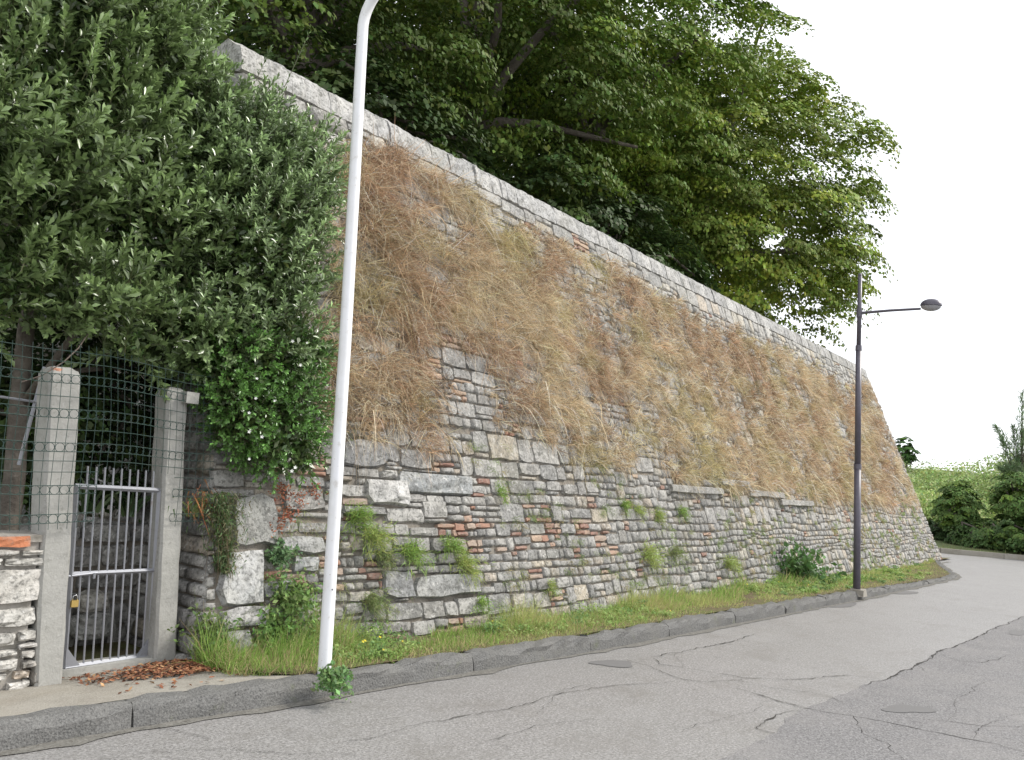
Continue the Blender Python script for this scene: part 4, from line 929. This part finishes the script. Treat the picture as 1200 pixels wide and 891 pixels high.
# wire fence with rows of rings
fn_ = empty('wire_fence', (2.6, 5.52, 1.0), 'dark green ornamental wire fence with rows of rings above the low wall and gate', 'fence')
def fy(x): return 5.50+.22*max(0, min(1, (x-2.6)/.8))-.0
def ftop(x): return 2.19+.03*math.sin(x*3)
def bend(x, z): return np.array([x+.012*math.sin(z*5+x*2)-.07*(z-1)*1.0, fy(x)+.012*math.sin(x*7+z*3), z+.012*math.sin(x*5)])
xs = np.arange(.9, 3.68, .058)
for x in xs:
    z0 = 1.04 if not (2.70 < x < 3.34) else 1.42
    pts = [bend(x, z) for z in np.linspace(z0, ftop(x), 6)]; mesh('vertical_wire', *tube(pts, .0018, 4, False), m_wire, fn_)
zr = [1.08, 1.135, 1.26, 1.315, 1.40, 1.47, 1.53, 1.585, 1.67, 1.745, 1.80, 1.88, 1.965, 2.02, 2.10, 2.17]
for z in zr:
    runs = [(.9, 3.66)] if z > 1.41 else [(.9, 2.70), (3.34, 3.66)]
    for (a, b) in runs: mesh('horizontal_wire', *tube([bend(x, z) for x in np.linspace(a, b, max(4, int((b-a)/.2)))], .0024, 4, False), m_wire, fn_)
for z in (1.107, 1.288, 1.557, 1.772, 1.992):
    rm = None
    for x in xs[:-1]:
        xc = x+.029
        if z < 1.41 and 2.68 < xc < 3.34: continue
        c = bend(xc, z); 
        if rm is None:
            ring_pts = [c+np.array([.029*math.cos(t), 0, .029*math.sin(t)]) for t in np.linspace(0, 2*math.pi, 11)]
            rm = mesh('ring', *tube(ring_pts, .002, 4, False), m_wire, fn_, loc=c); q0 = rm
        else:
            q1 = q0.copy(); COL.objects.link(q1); q1.parent = fn_; q1.location = tuple(c-wloc(fn_))
# loose wires and a brace behind the left post
lb = empty('diagonal_brace', tuple(at(25, 540, 1, 5.95)), 'pale diagonal metal tube leaning behind the fence left of the gate post', 'brace')
mesh('tube', *tube([at(22, 545, 1, 5.95), at(52, 430, 1, 5.9)], .012, 6), m_zinc, lb); mesh('tube', *tube([at(0, 465, 1, 5.95), at(48, 472, 1, 5.9)], .009, 6), m_zinc, lb)
lo = empty('loose_wire', tuple(at(60, 445, 1, 5.7)), 'thin bare twig of wire curling over the broken top of the left gate post', 'wire')
mesh('strand', *tube([at(25, 448, 1, 5.62), at(50, 440, 1, 5.58), at(75, 424, 1, 5.58), at(92, 408, 1, 5.62), at(100, 396, 1, 5.66), at(106, 388, 1, 5.7)], .004, 5), m_rust, lo)

# garden behind the gate: retaining wall, boulders, strap-leaved plants
rw = empty('retaining_wall', (2.9, 6.6, 0), 'low grey rubble retaining wall in the shade behind the gate', 'wall')
V, F = box((2.9, 6.85, .38), (1.9, .5, .95)); mesh('wall_core', V, F, m_mortar, rw)
z = 0
while z < .82:
    h = rng.uniform(.1, .2); x = 1.95
    while x < 3.7:
        w_ = rng.uniform(.15, .4); V, F, C = stone_geo(lambda s, z, d: np.stack(np.broadcast_arrays(s, 6.61-d, z), -1), x, x+w_, z, z+h, .05, rng, GREY[rng.integers(7)]); mesh('stone', V, F, m_stone, rw, C); x += w_
    z += h
tag(mesh('garden_soil', *box((1.6, 6.45, -.01), (5.6, 1.0, .1)), m_soil), kind='structure')
def boulder(px, py, Y, r, col, label):
    c = at(px, py, 1, Y); th_ = np.linspace(0, math.pi, 8); ph = np.linspace(0, 2*math.pi, 12, endpoint=False); V = []
    for t in th_:
        for p in ph:
            d = np.array([math.sin(t)*math.cos(p), math.sin(t)*math.sin(p), math.cos(t)]); k = .8+.4*float(vnoise(p*1.2+r[0]*50, t*2, 4)); d = np.sign(d)*np.abs(d)**.75; V.append(c+d*np.array(r)*k)
    F = [(i*12+k, (i+1)*12+k, (i+1)*12+(k+1) % 12, i*12+(k+1) % 12) for i in range(7) for k in range(12)]
    o = mesh('boulder', V, F, m_stone, None, np.tile(col, (len(V), 1)), loc=c*[1, 1, 0]); return tag(o, label, 'rock')
boulder(108, 705, 6.42, np.array([.12, .1, .085]), (.45, .43, .38), 'pale rounded rock behind the gate, upper one')
boulder(110, 733, 6.36, np.array([.17, .12, .10]), (.28, .28, .26), 'grey block behind the gate, under the pale rock')
def strap(base, n, L, label, col=(.12, .19, .08)):
    o = empty('strap_leaved_plant', tuple(base), label, 'plant')
    for i in range(n):
        d = unit(1)*[[.6, .6, .2]]+np.array([[0, 0, .9]]); d /= np.linalg.norm(d); V, F, C = blades(np.array([base])+rng.normal(0, .03, (1, 3))*[1, 1, 0], d, np.array([L*rng.uniform(.7, 1.2)]), np.array([.03]), vary(col, 1), droop=rng.uniform(.3, .7), seg=6)
        mesh('leaf', V, F, m_gloss, o, C)
strap(at(105, 600, 1, 6.55), 18, .6, 'strap leaved plant above the retaining wall, left of the pair seen through the gate')
strap(at(150, 605, 1, 6.55), 18, .55, 'strap leaved plant above the retaining wall, right of the pair seen through the gate')
strap(at(225, 605, 1, 5.85), 14, .36, 'tuft of long yellow-green blades just right of the right gate post', (.30, .38, .14))
rb = empty('dried_reeds', tuple(at(228, 625, 1, 5.85)), 'rust brown dead blades hanging right of the right gate post', 'plant')
n = 46; P = at(236, 585, 1, 5.78)+rng.normal(0, .06, (n, 3))*[1, .4, 1]; D = unit(n)*.6+np.array([0, -.2, -.6]); V, F, C = blades(P, D, rng.uniform(.08, .2, n), np.full(n, .013), vary((.42, .20, .09), n), droop=.2, seg=3); mesh('blade', V, F, m_litter, rb, C)
# rusty creeper on wall near (340,600)
rc = empty('withered_creeper', tuple(wp(*wpx(335, 600), .05)), 'withered rust coloured creeper leaves on the wall left of the white pole', 'creeper')
n = 420; k = rng.integers(0, 5, n); cs_ = np.array([wpx(*p) for p in ((325, 578), (345, 590), (362, 578), (318, 618), (330, 605))])[k]; P = wp(cs_[:, 0]+rng.normal(0, .05, n), cs_[:, 1]+rng.normal(0, .045, n), rng.uniform(.04, .08, n))
Nn = unit(n)+np.array([0, -1, .3]); Nn /= np.linalg.norm(Nn, axis=1)[:, None]; V, F, C = leaves(P, Nn, rng.uniform(.02, .04, n), .014, vary((.28, .11, .06), n)); mesh('foliage', V, F, m_litter, rc, C)
# leaf litter
n = 2000; x = np.concatenate([rng.normal(3.38, .3, 1300), rng.uniform(2.7, 4.0, 700)]); y = np.concatenate([rng.normal(5.38, .17, 1300), rng.uniform(4.85, 5.7, 700)])
k = (x > 2.66) & (y > kerby(x)+.14) & (y < 5.76) & ((y > 5.22+.25*(3.2-x)) | (rng.random(n) < .12)); x, y = x[k], y[k]; n = len(x)
zz = pavez(x, y)+.008+.03*np.exp(-((x-3.4)**2+(y-5.5)**2)/.06)+rng.uniform(0, .012, n)
Nn = unit(n)*.45+np.array([0, 0, 1]); Nn /= np.linalg.norm(Nn, axis=1)[:, None]
cols = np.array([(.22, .09, .05), (.32, .15, .08), (.45, .27, .14), (.14, .07, .045), (.55, .38, .2)])[rng.choice(5, n, p=[.35, .25, .13, .22, .05])]
V, F, C = leaves(np.stack([x, y, zz], 1), Nn, rng.uniform(.03, .065, n), rng.uniform(.014, .024, n), cols*np.exp(rng.normal(0, .15, (n, 1))))
tag(mesh('leaf_litter', V, F, m_litter, None, C), 'heap of brown fallen leaves on the pavement in front of the gate', 'fallen leaves', kind='stuff')

# ------------------------------------------------------------------ white pole
wb = at(380, 787, 2, .14); wb[2] = .14; Yp = wb[1]
pts = [at(380, 787, 1, Yp), at(392, 600, 1, Yp), at(404.5, 400, 1, Yp), at(416, 200, 1, Yp), at(423, 70, 1, Yp), at(425.5, 30, 1, Yp)]
wpole = empty('white_pole', (pts[0][0], Yp, .12), 'tall slim white painted steel pole with a curved top, rising from the verge', 'pole')
pts[0] = pts[0]-[0, 0, .02]; last = pts[-1]; arm = []
for t in np.linspace(0, 1, 12)[1:]:
    a = t*R_(78); arm.append(last+np.array([.10*(1-math.cos(a)), -.75*(1-math.cos(a)), .75*math.sin(a)*.62+.0]))
e = arm[-1]; 
m_pts = pts; rd_ = np.linspace(.047, .039, len(m_pts))
mesh('shaft', *tube(m_pts[:5], rd_[:5], 20, False), m_white, wpole, smooth=True)
mesh('curved_arm', *tube([m_pts[4], last]+arm+[e+np.array([.08, -.6, .06])], [rd_[4], .0392]+[.039]*(len(arm)-1)+[.037, .035], 20, False), m_white, wpole, smooth=True)
ee = e+np.array([.12, -.9, .09]); th_ = np.linspace(0, math.pi, 9); V = []
for t in th_:
    for p in np.linspace(0, 2*math.pi, 12, endpoint=False): V.append(ee+np.array([math.sin(t)*math.cos(p)*.13, math.cos(t)*.34, math.sin(t)*math.sin(p)*.09]))
mesh('lamp_head', V, [(i*12+k, i*12+(k+1) % 12, (i+1)*12+(k+1) % 12, (i+1)*12+k) for i in range(8) for k in range(12)], m_white, wpole, smooth=True)
mesh('bolt_hole', *tube([at(384.5, 690, 1, Yp)+[-.0, -.049, 0], at(384.5, 690, 1, Yp)+[0, -.042, 0]], .005, 6), m_dark, wpole)

# dark street lamp
lb_ = at(1004, 695, 2, .10); Xl = lb_[0]
def lp(px, py): return at(px, py, 0, Xl)
lamp = empty('street_lamp', tuple(lb_), 'slender dark violet-grey street lamp with a single arm over the road', 'street lamp')
f0 = lp(1004, 697)
f0[2] = .08
mesh('lower_pole', *tube([f0, lp(1005, 545)], [.058, .054], 16), m_dark, lamp, smooth=True)
mesh('middle_pole', *tube([lp(1005, 549), lp(1006.2, 408)], [.050, .046], 16), m_dark, lamp, smooth=True)
mesh('collar', *tube([lp(1005, 550), lp(1005, 544)], [.062, .059], 16), m_dark, lamp)
mesh('collar', *tube([lp(1006.2, 411), lp(1006.2, 405)], [.053, .05], 16), m_dark, lamp)
mesh('upper_pole', *tube([lp(1006.2, 408), lp(1008, 323)], [.037, .034], 14), m_dark, lamp, smooth=True)
mesh('finial', *tube([lp(1008, 323), lp(1008, 320.5)], [.037, .02], 14), m_dark, lamp)
mesh('arm_socket', *tube([lp(1007, 372), lp(1007, 362)], [.048, .048], 14), m_dark, lamp)
mesh('arm', *tube([lp(1008, 367), lp(1043, 364), lp(1079, 362)], [.024, .022, .02], 8), m_dark, lamp)
hc = lp(1091, 358.5); hv = (lp(1104, 359)-lp(1078, 359)); hl = np.linalg.norm(hv)/2; hv /= np.linalg.norm(hv); hx = np.cross(hv, [0, 0, 1]); hz_ = np.cross(hx, hv)
V = []
for i in range(9):
    t = i*math.pi/2/8
    for k in range(20):
        p = 2*math.pi*k/20; V.append(hc+hv*math.cos(t)*math.cos(p)*hl+hx*math.cos(t)*math.sin(p)*hl*.62+hz_*math.sin(t)*.115)
mesh('lamp_hood', V, [(i*20+k, i*20+(k+1) % 20, (i+1)*20+(k+1) % 20, (i+1)*20+k) for i in range(8) for k in range(20)]+[tuple(range(160, 180))], m_dark, lamp, smooth=True)
V = []
for i in range(6):
    t = i*math.pi/2/5
    for k in range(20):
        p = 2*math.pi*k/20; V.append(hc-[0, 0, .004]+hv*math.cos(t)*math.cos(p)*hl*.93+hx*math.cos(t)*math.sin(p)*hl*.56-hz_*math.sin(t)*.085)
mesh('lamp_bowl', V, [(i*20+(k+1) % 20, i*20+k, (i+1)*20+k, (i+1)*20+(k+1) % 20) for i in range(5) for k in range(20)], m_glass, lamp, smooth=True)
V, F = box((f0[0], f0[1]-.02, .105), (.22, .2, .11), .1); mesh('footing', V+rng.normal(0, .01, V.shape), F, m_conc, lamp)
tot = sum(len(o.data.polygons) for o in bpy.data.objects if o.type == 'MESH'); print('faces total', tot, 'objects', len(bpy.data.objects))
